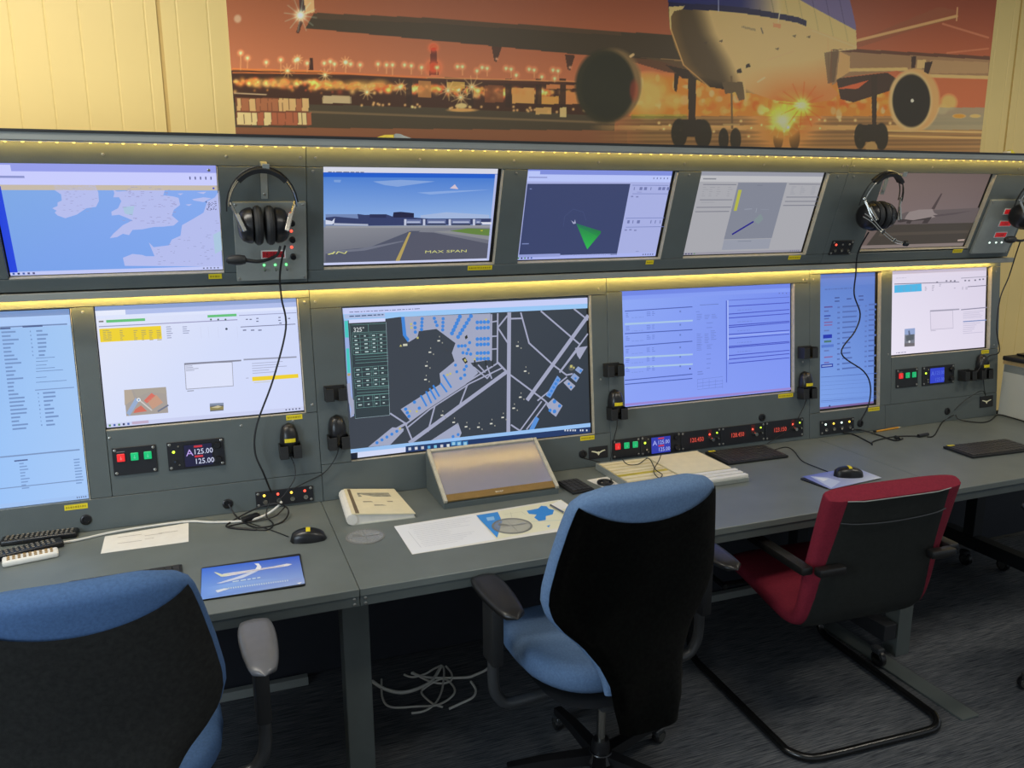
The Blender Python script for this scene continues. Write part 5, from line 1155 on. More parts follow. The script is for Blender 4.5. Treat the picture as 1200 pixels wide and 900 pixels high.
def pad_l(f):
    f.zoom(225, 640, 8)
    f.P([(92, 212), (82, 505), (1058, 352), (1004, 92)], [(60, 110, 216), (128, 170, 236), (150, 176, 226), (58, 96, 206)], 0)
    f.P([(85, 400), (400, 340), (800, 300), (1050, 300), (1058, 350), (82, 500)], [(110, 150, 230), (140, 176, 236), (130, 160, 226), (140, 160, 220), (160, 180, 226), (110, 150, 226)], 1)
    f.P([(260, 280), (300, 262), (560, 225), (760, 195), (890, 168), (940, 172), (900, 190), (700, 218), (600, 236), (340, 285), (280, 292)], (226, 222, 226), 3)
    f.P([(560, 240), (620, 236), (480, 300), (270, 352), (230, 352), (420, 292)], (206, 214, 236), 2); f.P([(205, 248), (232, 252), (290, 272), (345, 262), (330, 280), (270, 290)], (216, 222, 190), 4)
    f.P([(585, 168), (625, 166), (652, 200), (640, 222), (590, 228), (612, 190)], (230, 230, 236), 4); f.Ln([(330, 272), (860, 186)], .0015, (120, 120, 160), 4)
    f.bars(380, 330, 900, 346, 1, (206, 222, 236), 3, (.5, .7), .6, True)
    a = f.q(300, 418); b = f.q(900, 335)
    f.text_raw('www.airtraining.nl', a[0], a[1], .012, (226, 232, 236), 3, 1.25) if False else None
    for i in range(26):
        x = 340+i*22; y = 400-i*2.9; f.R(x, y-7, x+11, y+7, (206, 222, 230), 3)
    f.P([(220, 420), (300, 400), (370, 400), (300, 420), (240, 440)], (220, 226, 236), 3); f.P([(985, 350), (1030, 340), (1010, 362)], (236, 238, 240), 3)
sheet('mouse_pad', [(236, 667), (235, 705), (358, 687), (352, 650)], .004, M_rub, 'blue mouse pad with a white flying airliner near the desk edge', 'mouse pad', pad_l, 'printed mouse pads', .008)
def pad_r(f):
    f.zoom(940, 440, 6.43)
    f.P([(0, 762), (215, 858), (600, 772), (390, 690)], [(104, 116, 190), (150, 160, 206), (200, 206, 216), (130, 140, 200)], 0)
    f.P([(60, 760), (190, 770), (290, 800), (220, 850)], (190, 200, 226), 1); f.P([(90, 768), (200, 780), (160, 800)], (226, 230, 236), 2)
sheet('mouse_pad', [(937, 562), (968, 573), (1030, 560), (1000, 549)], .004, M_rub, 'pale blue mouse pad under a mouse behind the red chair', 'mouse pad', pad_r, 'printed mouse pads', .008)
def broch(f):
    f.zoom(455, 580, 5.58)
    W = (236, 236, 238)
    f.P([(38, 208), (160, 388), (705, 290), (575, 130), (540, 130)], W, 0)
    for i in range(13):
        y = 215+i*12; x0 = 130+i*8+random.uniform(0, 20); x1 = x0+random.uniform(200, 420); f.Ln([(x0, y-(x0-40)*.155+10), (x1, y-(x1-40)*.155+10)], .0014, (190, 190, 198), 1)
    f.Ln([(130, 240), (215, 345)], .001, (190, 190, 196), 1)
    f.P([(575, 135), (1130, 32), (1200, 80), (1210, 200), (705, 290)], (230, 226, 196), 0)
    f.P([(575, 135), (716, 112), (745, 175), (712, 282)], (66, 146, 222), 1); f.P([(640, 150), (690, 142), (696, 165), (650, 172)], (150, 196, 236), 2)
    f.P([(905, 105), (980, 90), (1000, 72), (1035, 75), (1050, 92), (1085, 100), (1075, 128), (1030, 140), (1030, 165), (985, 172), (955, 150), (970, 130), (920, 125)], (58, 140, 218), 1)
    f.P([(1035, 205), (1060, 196), (1050, 214)], (70, 150, 220), 1); f.Ln([(940, 175), (1150, 165)], .0015, (130, 176, 190), 1); f.Ln([(760, 130), (870, 110), (900, 130)], .001, (190, 186, 160), 1); f.Ln([(800, 115), (810, 160), (850, 150)], .001, (190, 186, 160), 1)
    f.P([(1045, 70), (1125, 35), (1195, 78), (1130, 100)], (238, 236, 230), 1)
sheet('brochure', [(462, 617), (483, 650), (662, 622), (655, 586)], .0008, M_white, 'folded white brochure with a blue and cream chart in front of the slanted monitor', 'brochure', broch)
PEN = cable('pen', [DP(645, 592, .006), DP(661, 601, .006)], .004, M_chrome, 'silver pen lying on the chart brochure'); PEN['category'] = 'pen'
# transparent plotting discs
def clear_mat():
    m = bpy.data.materials.new('clear_plastic'); m.use_nodes = True; N = m.node_tree.nodes; K = m.node_tree.links; b = N['Principled BSDF']
    tr = N.new('ShaderNodeBsdfTransparent'); mx = N.new('ShaderNodeMixShader'); nz = N.new('ShaderNodeTexNoise'); nz.inputs['Scale'].default_value = 25
    b.inputs['Base Color'].default_value = (.50, .50, .49, 1); b.inputs['Roughness'].default_value = .15
    mp = N.new('ShaderNodeMapRange'); mp.inputs['To Min'].default_value = .22; mp.inputs['To Max'].default_value = .42; K.new(nz.outputs['Fac'], mp.inputs['Value']); K.new(mp.outputs['Result'], mx.inputs['Fac'])
    K.new(tr.outputs[0], mx.inputs[1]); K.new(b.outputs[0], mx.inputs[2]); K.new(mx.outputs[0], N['Material Output'].inputs['Surface']); return m
M_clear = clear_mat()
for (x, y), r, lb, dz in (((428, 629), .062, 'round clear plastic plotting disc lying between mouse and brochure', .0), ((600, 617), .066, 'round clear plastic plotting disc lying on the chart brochure', .0012)):
    p = DP(x, y); t = thing('plotting_disc', (p.x, p.y, ZD+.0005+dz), lb, 'plotting disc', 'clear plotting discs')
    MB().lathe([(r, 0), (r, .0012)], seg=40).build('disc', M_clear, t)
    f = Flat(); n = 40
    for k in range(n):
        a0, a1 = 2*PI*k/n, 2*PI*(k+1)/n
        f.raw([(r*.99*math.cos(a0), r*.99*math.sin(a0)), (r*.99*math.cos(a1), r*.99*math.sin(a1)), (r*.90*math.cos(a1), r*.90*math.sin(a1)), (r*.90*math.cos(a0), r*.90*math.sin(a0))], (124, 124, 120))
    for k in range(36): a0 = 2*PI*k/36; f.line_raw([(r*.80*math.cos(a0), r*.80*math.sin(a0)), (r*.88*math.cos(a0), r*.88*math.sin(a0))], .0011, (140, 140, 136))
    f.line_raw([(-r*.8, 0), (r*.8, 0)], .0012, (120, 120, 116)); f.line_raw([(0, -r*.8), (0, r*.8)], .0012, (120, 120, 116)); f.raw([(-r*.1, 0), (r*.7, r*.18), (r*.74, -r*.02)], (158, 158, 154), 1); f.raw([(-.1*r, .02*r), (-.62*r, .3*r), (-.5*r, .5*r), (-.2*r, .3*r)], (128, 128, 124), 1)
    o = f.build('scale_print', M_print, t); o.location = (0, 0, .0013)
# ring binder
P = [DP(402, 583), DP(413, 616), DP(487, 607), DP(462, 578)]; c0 = sum(P, Vector())/4
t = thing('ring_binder', (c0.x, c0.y, ZD), 'cream covered ring binder with a brown strip lying near the fascia', 'binder')
q = [Vector((p.x-c0.x, p.y-c0.y)) for p in P]; hl, hr = .040, .016
def quadprism(b, q, z0, z1):   # z0,z1: per-corner heights
    b.ring_loft([[(p.x, p.y, z) for p, z in zip(q, z0)], [(p.x, p.y, z) for p, z in zip(q, z1)]])
b = MB(); quadprism(b, q, [.0003]*4, [.003]*4); b.build('back_cover', M_cab, t)
ins = [p*.97 for p in q]; b = MB(); quadprism(b, ins, [.0032]*4, [hl-.004, hl-.004, hr-.003, hr-.003]); b.build('page_block', M_white, t)
b = MB(); quadprism(b, q, [hl-.003, hl-.003, hr-.002, hr-.002], [hl, hl, hr+.001, hr+.001]); fc = b.build('front_cover', M_cream, t)
def mixq(s, r): a = q[0].lerp(q[3], s); b_ = q[1].lerp(q[2], s); p = a.lerp(b_, r); return (p.x, p.y, hl+(hr+.001-hl)*s+.0006)
def cpatch(s0, s1, r0, r1, name, m):
    b = MB(); v = [mixq(s0, r0), mixq(s0, r1), mixq(s1, r1), mixq(s1, r0)]; b.ring_loft([[(x, y, z-.0003) for x, y, z in v], v]); o = b.build(name, m, fc); return o
cpatch(.06, .12, .02, .98, 'brown_strip', pm('brown_binder_strip', (112, 96, 74), .6)); cpatch(.22, .82, .18, .34, 'cover_picture', pm('grey_aircraft_photo', (150, 146, 128), .6, var=.35, scale=60)); cpatch(.26, .78, .52, .56, 'cover_title', pm('grey_print', (150, 140, 116), .6)); cpatch(.42, .62, .66, .70, 'cover_title', MATS['grey_print'])
b = MB(); b.tube([Vector((q[0].x, q[0].y, .02)), Vector((q[1].x, q[1].y, .02))], .0185, 10); b.build('spine', M_white, t)
# slanted monitor in its grey wedge box
yb0, yt0 = 2.553, 2.768
def at_y(x, y, Y):
    d = _r2*((x-CXP)/FPX)+_d2*((y-CYP)/FPX)+_fw; return CAM+d*((Y-CAM.y)/d.y)
zt0 = at_y(565, 522, yt0).z; xl0, xr0 = at_y(503, 529, yt0).x, at_y(627, 516, yt0).x; xl1, xr1 = DP(518, 599).x, DP(653, 577).x
xl, xr = (xl0+xl1)/2, (xr0+xr1)/2; xc = (xl+xr)/2; hw = (xr-xl)/2
SL = thing('slanted_monitor', (xc, yb0, ZD), 'slanted glossy touch monitor in a grey wedge box on the desk', 'monitor')
dy, dz = yt0-yb0, zt0-ZD; ln = math.hypot(dy, dz); an = math.atan2(dz, dy)
MX = Matrix(((0, 0, 1, 0), (1, 0, 0, 0), (0, 1, 0, 0), (0, 0, 0, 1)))
MB().prism([(0, .0005), (.012+dy, .0005), (.012+dy, dz-.004), (dy, dz-.004), (0, .018)], -hw, hw, M=MX).build('wedge_box', M_con, SL)
FA = T(0, -.001, .020) @ rotM('X', math.atan2(dz-.022, dy)); l2 = math.hypot(dz-.022, dy)
FR = pm('brushed_bronze_bezel', (150, 122, 74), .35, .4, var=.06)
def fap(b, name, m): return b.build(name, m, SL)
fap(MB().box(-hw, -hw+.012, 0, l2+.002, .0005, .014, .001, 1, M=FA), 'frame_side', M_edge); fap(MB().box(hw-.012, hw, 0, l2+.002, .0005, .014, .001, 1, M=FA), 'frame_side', M_edge); fap(MB().box(-hw+.0125, hw-.0125, l2-.010, l2+.002, .0005, .014, .001, 1, M=FA), 'frame_top', M_edge)
fap(MB().box(-hw+.0125, hw-.0125, .004, .034, .0005, .008, .001, 1, M=FA), 'bezel', FR)
f = Flat(); f.text_raw('acer', -.024, .014, .009, (236, 232, 214), 1, 1.4); o = f.build('logo', M_print, SL); o.matrix_local = FA @ T(0, 0, .0085)
def gloss():
    m = pm('glossy_lit_screen', (120, 118, 126), .25, spec=.5, var=.02, emit=(96, 92, 104), estr=.5, coat=1.0)
    m.node_tree.nodes['Principled BSDF'].inputs['Coat Roughness'].default_value = .16; m.node_tree.nodes['Principled BSDF'].inputs['Coat IOR'].default_value = 2.2; return m
fap(MB().box(-hw+.0125, hw-.0125, .0345, l2-.0105, .0005, .006, .0004, 1, M=FA), 'screen', gloss())
# keyboards
def keyboard(label, corner, ang, W=.285, D=.120, rows=5, cols=14, grp='black compact keyboards', name='keyboard'):
    """corner: back-left corner on the desk"""
    t = thing(name, (corner[0], corner[1], ZD), label, 'keyboard', grp, (0, 0, ang))
    MB().box(0, W, -D, 0, .0004, .011, .003, 2).build('body', M_blackm, t)
    b = MB(); kw = (W-.012)/cols; kd = (D-.014)/rows
    for r in range(rows):
        c = 0
        while c < cols:
            w_ = 5 if (r == rows-1 and c == 4 and cols > 8) else 1
            x0 = .006+c*kw; y0 = -.007-r*kd; b.box(x0+.0012, x0+kw*w_-.0012, y0-kd+.0012, y0-.0012, .0112, .0142, .0007, 1); c += w_
    o = b.build('keycaps', pm('keycap_charcoal', (44, 42, 42), .4, var=.2), t); o['kind'] = 'stuff'
    return t
k1 = keyboard('black keyboard with yellow label in front of the frequency plates', (1.912, 2.765), R_(-1), .29, .165)
MB().box(.008, .040, -.020, -.008, .0143, .0150).build('label_tape', M_yel, k1)
k2 = keyboard('black keyboard with yellow label lying at the right end of the desk', (2.890, 2.462), R_(-3), .34, .155)
MB().box(.010, .045, -.020, -.008, .0143, .0150).build('label_tape', M_yel, k2)
keyboard('black keyboard half hidden behind the left blue chair', (-.395, 2.385), R_(1), .29, .14)
keyboard('black numeric keypad beside the slanted monitor', (1.185, 2.650), R_(4), .090, .130, 5, 4, 'black keypads', 'numeric_keypad')
# mice on the desk
p = DP(362, 634); mouse('black mouse with yellow label lying near the desk joint', 'mice lying on the desk', T(p.x, p.y+.01, ZD+.0008) @ rotM('Z', R_(-8)))
p = DP(994, 559); mouse('black mouse with yellow label lying on the pale blue mouse pad', 'mice lying on the desk', T(p.x, p.y, ZD+.0052) @ rotM('Z', R_(-22)))
# remotes
def remote(a, b, wd, m, km, label, dz=0.0):
    A, B = DP(*a), DP(*b); d = B-A; L = d.length; t = thing('remote_control', (A.x, A.y, ZD+dz), label, 'remote control', 'remote controls', (0, 0, math.atan2(d.y, d.x)))
    MB().box(0, L, -wd/2, wd/2, .0005, .019, .006, 3).build('body', m, t)
    kb = MB(); n = int(L/.014)
    for i in range(n-1):
        for j in range(3): kb.box(.012+i*.0138, .020+i*.0138, (j-1)*wd*.28-.0035, (j-1)*wd*.28+.0035, .019, .0212, .001, 1)
    o = kb.build('buttons', km, t); o['kind'] = 'stuff'
M_key = pm('grey_rubber_keys', (112, 108, 100), .6, var=.4, scale=90); M_keyc = pm('mixed_rubber_keys', (150, 120, 70), .6, var=.5, scale=120)
remote((2, 638), (92, 627), .050, M_black, M_key, 'black remote control lying closest to the fascia'); remote((-12, 658), (74, 638), .050, M_black, M_key, 'black remote control lying between another black and a white one'); remote((3, 663), (69, 650), .045, M_white, M_keyc, 'white remote control with small coloured keys')
# white card with black earpiece
t = sheet('paper_card', [(688, 563), (712, 574), (748, 566), (724, 557)], .0016, M_white, 'white card lying between keypad and strip tray', 'card')
p = DP(709, 568)
t = thing('earpiece', (p.x, p.y, ZD+.002), 'black coiled earpiece lying on the white card', 'earpiece')
MB().tube([(.026*math.cos(a), .026*math.sin(a), .004+.003*a/6) for a in np.linspace(0, 11, 40)], .0042, 7).build('coil', M_rub, t); b = MB(); b.lathe([(.012, 0), (.014, .006), (.008, .012)], M=T(.004, .0, .002), seg=14); b.build('ear_tip', M_black, t)
p = DP(728, 562)
b = MB(); b.box(-.03, .03, -.012, .012, .0, .012, .004, 2, M=rotM('Z', -.4)); o = b.build('jack_adapter', M_gtub); o.location = (p.x, p.y, ZD+.0025); tag(o, 'dark grey adapter lying on the white card', 'adapter')
# flight strip tray
TR = thing('strip_tray', (1.63, 2.58, ZD), 'cream flight strip tray with stacked paper strips behind the middle chair', 'tray')
tx0, tx1, ty0, ty1 = -.230, .238, -.170, .172
b = MB(); b.box(tx0, tx1, ty0, ty1, .0005, .018, .0015, 1); b.build('tray_base', M_alu, TR)
for (a, b_, c, d) in ((tx0, tx1, ty1-.006, ty1), (tx0, tx0+.006, ty0, ty1-.0065)):
    MB().box(a, b_, c, d, .0182, .026, .001, 1).build('tray_rim', M_alu, TR)
M_strip2 = pm('yellow_strip_holder', (196, 176, 60), .5); M_strip = pm('pale_strip_holder', (206, 190, 140), .5)
yy = ty1-.008; i = 0
while yy-.034 > ty0:
    holder_m = M_strip2 if i == 4 else M_strip
    MB().box(tx0+.008, -.008, yy-.033, yy-.001, .0184, .024, .001, 1).build('strip_holder', holder_m, TR)
    MB().box(tx0+.012, -.012, yy-(.024 if i != 4 else .012), yy-.003, .0241, .0252).build('paper_strip', M_cream, TR)
    yy -= .034; i += 1
MB().box(-.004, tx1-.012, -.075, ty1-.010, .0184, .028, .001, 1).build('folder', M_cream, TR)
for i in range(3): MB().box(.002, tx1-.002, -.167+i*.031, -.145+i*.031, .0184, .028, .001, 1).build('strip_holder', M_white, TR)
# pencil and cables on the right half
a, b_ = DP(1024, 506, .004), DP(1056, 500.5, .004); PC = thing('pencil', a, 'yellow orange pencil lying at the foot of the fascia', 'pencil', rot=(0, 0, math.atan2(b_.y-a.y, b_.x-a.x))); L = (b_-a).length
MB().tube([(0.014, 0, .0004), (L-.02, 0, .0004)], .0042, 6).build('shaft', pm('orange_lacquer', (214, 150, 40), .35), PC); MB().tube([(L-.0199, 0, .0004), (L, 0, .0004)], [.0042, .0006], 6).build('tip', M_cream, PC); MB().tube([(0, 0, .0004), (.0139, 0, .0004)], .0044, 8).build('end_cap', M_black, PC)
G2 = 'black cables lying on the desk'
def dcab(name, pts, r, m, label, group=None, z=None): return cable(name, [DP(x, y, (r+.0006) if len(p) < 3 else p[2]) for p in pts for x, y in [p[:2]]], r, m, label, group)
dcab('desk_cable', [(985, 506, .012), (1000, 509), (1020, 519), (1022, 521), (1024, 517), (1046, 512), (1070, 511), (1078, 512)], .0028, M_rub, 'black cable from the pale light jack plate towards an inline plug', G2)
dcab('desk_cable', [(998, 502, .02), (1010, 504, .012), (1030, 510), (1048, 516), (1058, 514)], .0030, M_rub, 'black cable with a plug end lying below the pencil', G2)
dcab('desk_cable', [(1087, 512), (1095, 510), (1103, 494), (1109, 484, .03)], .0026, M_rub, 'black cable rising from the inline plug to a round socket', G2)
dcab('desk_cable', [(1112, 484, .03), (1125, 492, .01), (1148, 495), (1160, 493), (1169, 486), (1184, 489), (1210, 497)], .0026, M_rub, 'black cable curving along the desk past the grey cabinet', G2)
dcab('desk_cable', [(905, 528), (920, 524), (930, 528), (940, 540), (958, 548), (974, 554)], .0018, M_rub, 'thin black mouse cable running to the pale blue mouse pad', G2)
dcab('desk_cable', [(684, 537, .045), (700, 541, .03), (712, 545, .012), (713, 552), (716, 562), (719, 566)], .0020, M_rub, 'thin black cable from a round socket down to the white card', G2)
dcab('desk_cable', [(728, 536, .05), (735, 544, .036), (748, 544, .035), (760, 537, .04), (768, 550, .034), (776, 556, .034), (772, 560, .033), (766, 552, .034), (772, 540, .04), (775, 532, .06)], .0018, M_rub, 'thin black cable looping over the strip tray', G2)
p = DP(1082, 512); b = MB(); b.tube([(-.03, 0, .008), (.03, .004, .008)], .0075, 8); o = b.build('inline_plug', M_black); o.location = (p.x, p.y, ZD+.0005); tag(o, 'black inline plug in the cable near the right keyboard', 'plug')
p = DP(1050, 516); b = MB(); b.tube([(0, -.012, .009), (.012, .014, .009)], .0085, 10); o = b.build('jack_plug', M_black); o.location = (p.x, p.y, ZD+.0005); tag(o, 'black jack plug lying on the desk below the pencil', 'plug')
# cable bundle left
G3 = 'black cables bundled under the amber and red jack plate'
dcab('desk_cable', [(268, 591, .04), (278, 606), (300, 618), (330, 612), (338, 598, .02), (325, 590, .045), (300, 596, .03), (270, 612), (268, 618), (300, 621)], .0028, M_rub, 'black cable looped in a coil under the amber and red jack plate', G3)
dcab('desk_cable', [(316, 588, .05), (312, 604, .012), (320, 614), (312, 621), (286, 619), (268, 617), (290, 612), (320, 606, .01), (334, 594, .03)], .0024, M_rub, 'second black cable loop crossing the white cable', G3)
dcab('desk_cable', [(290, 612), (305, 617), (320, 622), (338, 629)], .0016, M_rub, 'thin mouse cable from the bundle to the mouse near the desk joint', G3)
b = MB(); b.box(-.03, .03, -.012, .012, 0, .018, .004, 2, M=rotM('Z', .5)); p = DP(294, 610); o = b.build('cable_adapter', M_black); o.location = (p.x, p.y, ZD+.001); tag(o, 'black adapter in the cable bundle by the left jack plate', 'adapter')
dcab('network_cable', [(45, 640), (90, 633), (130, 624), (180, 616), (222, 611), (250, 612), (290, 610), (312, 603, .012), (326, 593, .035), (330, 588, .045)], .0040, M_wcab, 'white cable running along the foot of the fascia to the jack plate')
# cabinet at the right end
CB = thing('storage_cabinet', (3.84, 2.51, ZD), 'light grey cabinet with pale wood top standing on the desk end', 'cabinet')
MB().box(-.22, .22, -.31, .285, .0006, .252, .002, 1).build('body', M_cab, CB); MB().box(-.225, .225, -.315, .288, .2525, .275, .002, 1).build('top', M_wood, CB); MB().box(-.2205, -.2203, -.30, .28, .215, .25).build('edge_band', M_alu, CB)
b = MB(); b.box(-.03, .40, -.28, .10, .0005, .020, .004, 2); b2 = thing('black_case', (3.63, 2.66, ZD+.2755), 'black flat case lying on the grey cabinet', 'case'); MB().box(-.045, .38, -.30, .12, .0005, .022, .005, 2).build('lower_shell', M_blackm, b2); MB().box(.02, .36, -.28, .10, .0222, .032, .004, 2).build('upper_shell', M_black, b2); b.bm.free()
# little models standing on the shelf
for x, y, lb, c in ((463, 160, 'small yellow and silver model on the shelf below the poster', 1), (1187, 179.5, 'small pale model on the shelf near the right wall', 0)):
    p = at_y(x, y, 2.64); t = thing('shelf_model', (p.x, 2.66, 1.9597), lb, 'model', 'small models on the shelf')
    k = 1.0 if c else .5
    MB().ring_loft([[(xx*k, yy, zz) for yy, zz in ((-.012, 0), (.012, 0), (.010, h_), (-.010, h_))] for xx, h_ in ((-.055, .004), (-.03, .012), (-.002, .013))]).build('front_body', pm('yellow_enamel', (236, 206, 40), .3) if c else M_cream, t)
    MB().ring_loft([[(xx*k, yy, zz) for yy, zz in ((-.012, 0), (.012, 0), (.010, h_), (-.010, h_))] for xx, h_ in ((-.001, .013), (.006, .017), (.02, .016), (.03, .011), (.055, .004))]).build('rear_body', M_alu if c else M_yel, t)
# cables on the floor under the desk
def FP(x, y, z=.006): p = onz(x, y, z); return Vector((p.x, p.y, z))
zf = lambda x, y: (430+x/6.316, 770+y/6.316)
G4 = 'white cables tangled on the floor under the desk'
def fcab(pts, r, label, m=None): cable('floor_cable', [FP(*zf(*p)) for p in pts], r, m or M_wcab, label, G4)
fcab([(40, 178), (130, 235), (260, 262), (400, 225), (490, 165), (550, 66)], .0065, 'thick white cable curving from the desk leg')
fcab([(275, 130), (340, 148), (430, 125), (500, 85), (560, 68), (570, 140), (550, 260), (500, 350), (420, 400), (330, 415)], .004, 'thin white cable crossing the tangle')
fcab([(340, 112), (430, 165), (540, 195), (620, 175), (625, 120), (585, 68)], .004, 'thin white cable forming a small loop')
fcab([(330, 118), (440, 150), (600, 155), (745, 150), (800, 132), (880, 95), (925, 45), (960, 0)], .005, 'white cable running back towards the blue chair')
fcab([(560, 370), (480, 340), (405, 265), (440, 220), (540, 165), (600, 175), (650, 240), (620, 300), (520, 355), (380, 365), (180, 370), (115, 300), (108, 165)], .004, 'long thin white cable looping round the tangle')
fcab([(770, 182), (806, 245), (780, 300), (690, 345), (610, 382)], .0045, 'short white cable end lying apart from the tangle')

# ------------------------------------------------------------------ chairs
def superring(w, t, n=28, e=.55, cx=0.0, cy=0.0, z=0.0, bow=0.0):
    out = []
    for k in range(n):
        a = 2*PI*k/n; c, s = math.cos(a), math.sin(a)
        x = w*math.copysign(abs(c)**e, c); y = t*math.copysign(abs(s)**e, s)
        out.append((cx+x, cy+y+bow*(x*x), z))
    return out
BACK = [(1.085, .13, -.270), (1.07, .190, -.273), (1.045, .220, -.270), (.98, .236, -.258), (.88, .256, -.242), (.79, .270, -.230), (.745, .270, -.224), (.70, .257, -.222), (.66, .228, -.224), (.615, .182, -.232), (.56, .142, -.250), (.51, .121, -.268), (.44, .113, -.282), (.385, .100, -.286)]
def interp_back(z, top=0.0):
    if z > .62: z = .62+(z-.62)*(1.088-.62)/(1.088-top-.62)
    for (z0, w0, y0), (z1, w1, y1) in zip(BACK, BACK[1:]):
        if z0 >= z >= z1:
            k = (z0-z)/(z0-z1); return w0+(w1-w0)*k, y0+(y1-y0)*k
    return (BACK[0][1:] if z > BACK[0][0] else BACK[-1][1:])
def swivel_chair(label, pad, top=.025, cloth=None):
    cloth = cloth or M_blue
    ZT = 1.088-top
    t = thing('office_chair', (0, 0, 0), label, 'chair', 'blue office chairs')
    BOW = .55
    # cushion: outline of the back, wrapped forward at the edges
    b = MB(); rings = []
    zs = list(np.linspace(ZT, .47, 34))
    for i, z in enumerate(zs):
        w_, y = interp_back(z, top); th = .040
        if z > ZT-.038: th *= .35+.65*math.sqrt(max(0, 1-((z-ZT+.038)/.038)**2))
        if z < .52: th *= max(.3, (z-.45)/.07)
        rings.append(superring(w_, th, 30, .62, 0, y+.052+.02*max(0, (.75-z)), z, BOW))
    b.ring_loft(rings); b.build('backrest_cushion', cloth, t, angle=1.2)
    # fabric shell on the rear with a dipping top edge
    def f(u, v):
        tt = u*2-1; zt = ZT-.038-.058*(1-tt*tt); z = zt+(.375-zt)*v
        w_, y = interp_back(z, top); x = tt*(w_-.004)*(.985); edge = abs(tt)**6
        return (x, y+.004+BOW*x*x+.022*edge, z)
    b = MB(); b.grid(f, 25, 40); bmesh.ops.solidify(b.bm, geom=b.bm.faces[:], thickness=.006); b.build('back_shell', M_shell, t, angle=1.0)
    # seat
    b = MB(); rings = []
    for z, k in ((.405, .80), (.412, .93), (.430, .985), (.452, 1.0), (.472, .985), (.486, .94), (.493, .84), (.495, .5)):
        ring = []
        for x, y, _ in superring(.258*k, .232*k, 36, .62):
            tap = 1.0-.16*max(0, (-y-.05)/.2); ring.append((x*tap, y+.075, z+.014*(abs(x)/.25)**2-.020*max(0, (y-.12)/.14)**2))
        rings.append(ring)
    b.ring_loft(rings); b.build('seat_cushion', cloth, t, angle=1.2)
    b = MB(); b.tube([Vector((x*1.0, y+.075, .4935+.0)) for x, y, _ in [(.0+.185*math.cos(a), .185*math.sin(a), 0) for a in np.linspace(PI*1.02, PI*1.98, 20)]], .002, 5); b.build('seat_seam', M_navy, t)
    b = MB(); rings = [superring(.225*k, .225*k, 28, .6, 0, .03, z) for z, k in ((.383, .7), (.39, .92), (.404, 1.0))]; b.ring_loft(rings); b.build('seat_pan', M_blackm, t)
    b = MB(); b.box(-.075, .075, -.13, .10, .335, .384, .012, 2); b.build('tilt_mechanism', M_gtub, t)
    b = MB(); b.ring_loft([[(x, y0+yy, z0) for x, yy in ((-.035, -.012), (.035, -.012), (.035, .012), (-.035, .012))] for y0, z0 in ((-.10, .345), (-.17, .338), (-.215, .365), (-.236, .43), (-.226, .50))]); b.build('back_bar', M_gtub, t)
    b = MB(); b.cyl((.06, .03, .372), (.20, .03, .366), .006, None, 8); b.lathe([(.012, 0), (.012, .03)], M=T(.19, .03, .366) @ rotM('Y', PI/2), seg=10); b.build('lever', M_black, t)
    MB().cyl((0, 0, .15), (0, 0, .336), .014).build('gas_lift', M_chrome, t); MB().lathe([(.030, .10), (.028, .14), (.024, .155)], seg=18).build('column', M_black, t)
    MB().lathe([(.045, .075), (.048, .09), (.034, .115)], seg=18).build('base_hub', M_black, t)
    for k in range(5):
        a = R_(90+72*k); ca, sa = math.cos(a), math.sin(a); R0 = .29
        b = MB(); Mz = rotM('Z', a)
        b.ring_loft([[(r, yy, zz) for yy, zz in ((-w_, z0), (w_, z0), (w_*.8, z1), (-w_*.8, z1))] for r, w_, z0, z1 in ((.03, .024, .078, .112), (.18, .020, .078, .102), (R0, .016, .070, .086))], M=Mz); lg = b.build('base_leg', M_black, t)
        castor(R0*ca, R0*sa, t, lambda bb, n, m: bb.build(n, m, t), .025, 0.0, a+PI/2)
    for s in (-1, 1):
        b = MB(); rings = []
        for k in range(13):
            q_ = k/12; e = math.sqrt(max(0, 1-(2*q_-1)**2)); w_ = .046*(e**.5)*(.80+.30*q_)+.0006; hh = .014*(e**.45)+.0006
            rings.append([(s*.352+w_*math.copysign(abs(math.cos(a))**.7, math.cos(a)), -.165+.265*q_, .712+hh*math.copysign(abs(math.sin(a))**.7, math.sin(a))+.010*q_) for a in [2*PI*i/18 for i in range(18)]])
        b.ring_loft(rings); b.build('armrest_pad', pad, t, angle=1.0)
        b = MB(); b.box(s*.352-.018, s*.352+.018, -.035, .045, .50, .702, .008, 2); b.build('arm_sleeve', M_blackm, t)
        b = MB(); b.tube([(s*.352, .005, .52), (s*.352, .005, .43), (s*.338, .005, .385), (s*.300, .003, .358), (s*.18, 0, .362), (s*.06, 0, .362)], .0165, 12, 5); b.build('arm_tube', M_gtub, t)
    return t
def lower_back(c, d):
    for ch in c.children:
        if ch.name.split('.')[0] in ('backrest_cushion', 'back_shell'): ch.location.z -= d
c1 = swivel_chair('blue swivel chair with black rear shell in front of the slanted monitor', M_pad); c1.location = (1.045, 1.985, 0); c1.rotation_euler = (0, 0, R_(3)); lower_back(c1, .012)
c2 = swivel_chair('blue swivel chair in shade-toned cloth with black rear shell beside the blue airliner mouse pad', M_padgl, .030, M_blue_shade); lower_back(c2, .030); c2.location = (-.283, 1.925, 0); c2.rotation_euler = (0, 0, R_(1.5))
c3 = copy_tree(c1); c3['label'] = 'blue swivel chair standing right of the floor plate with one base leg in view'; c3.location = (2.965, 1.695, 0); c3.rotation_euler = (0, 0, R_(-18.5))

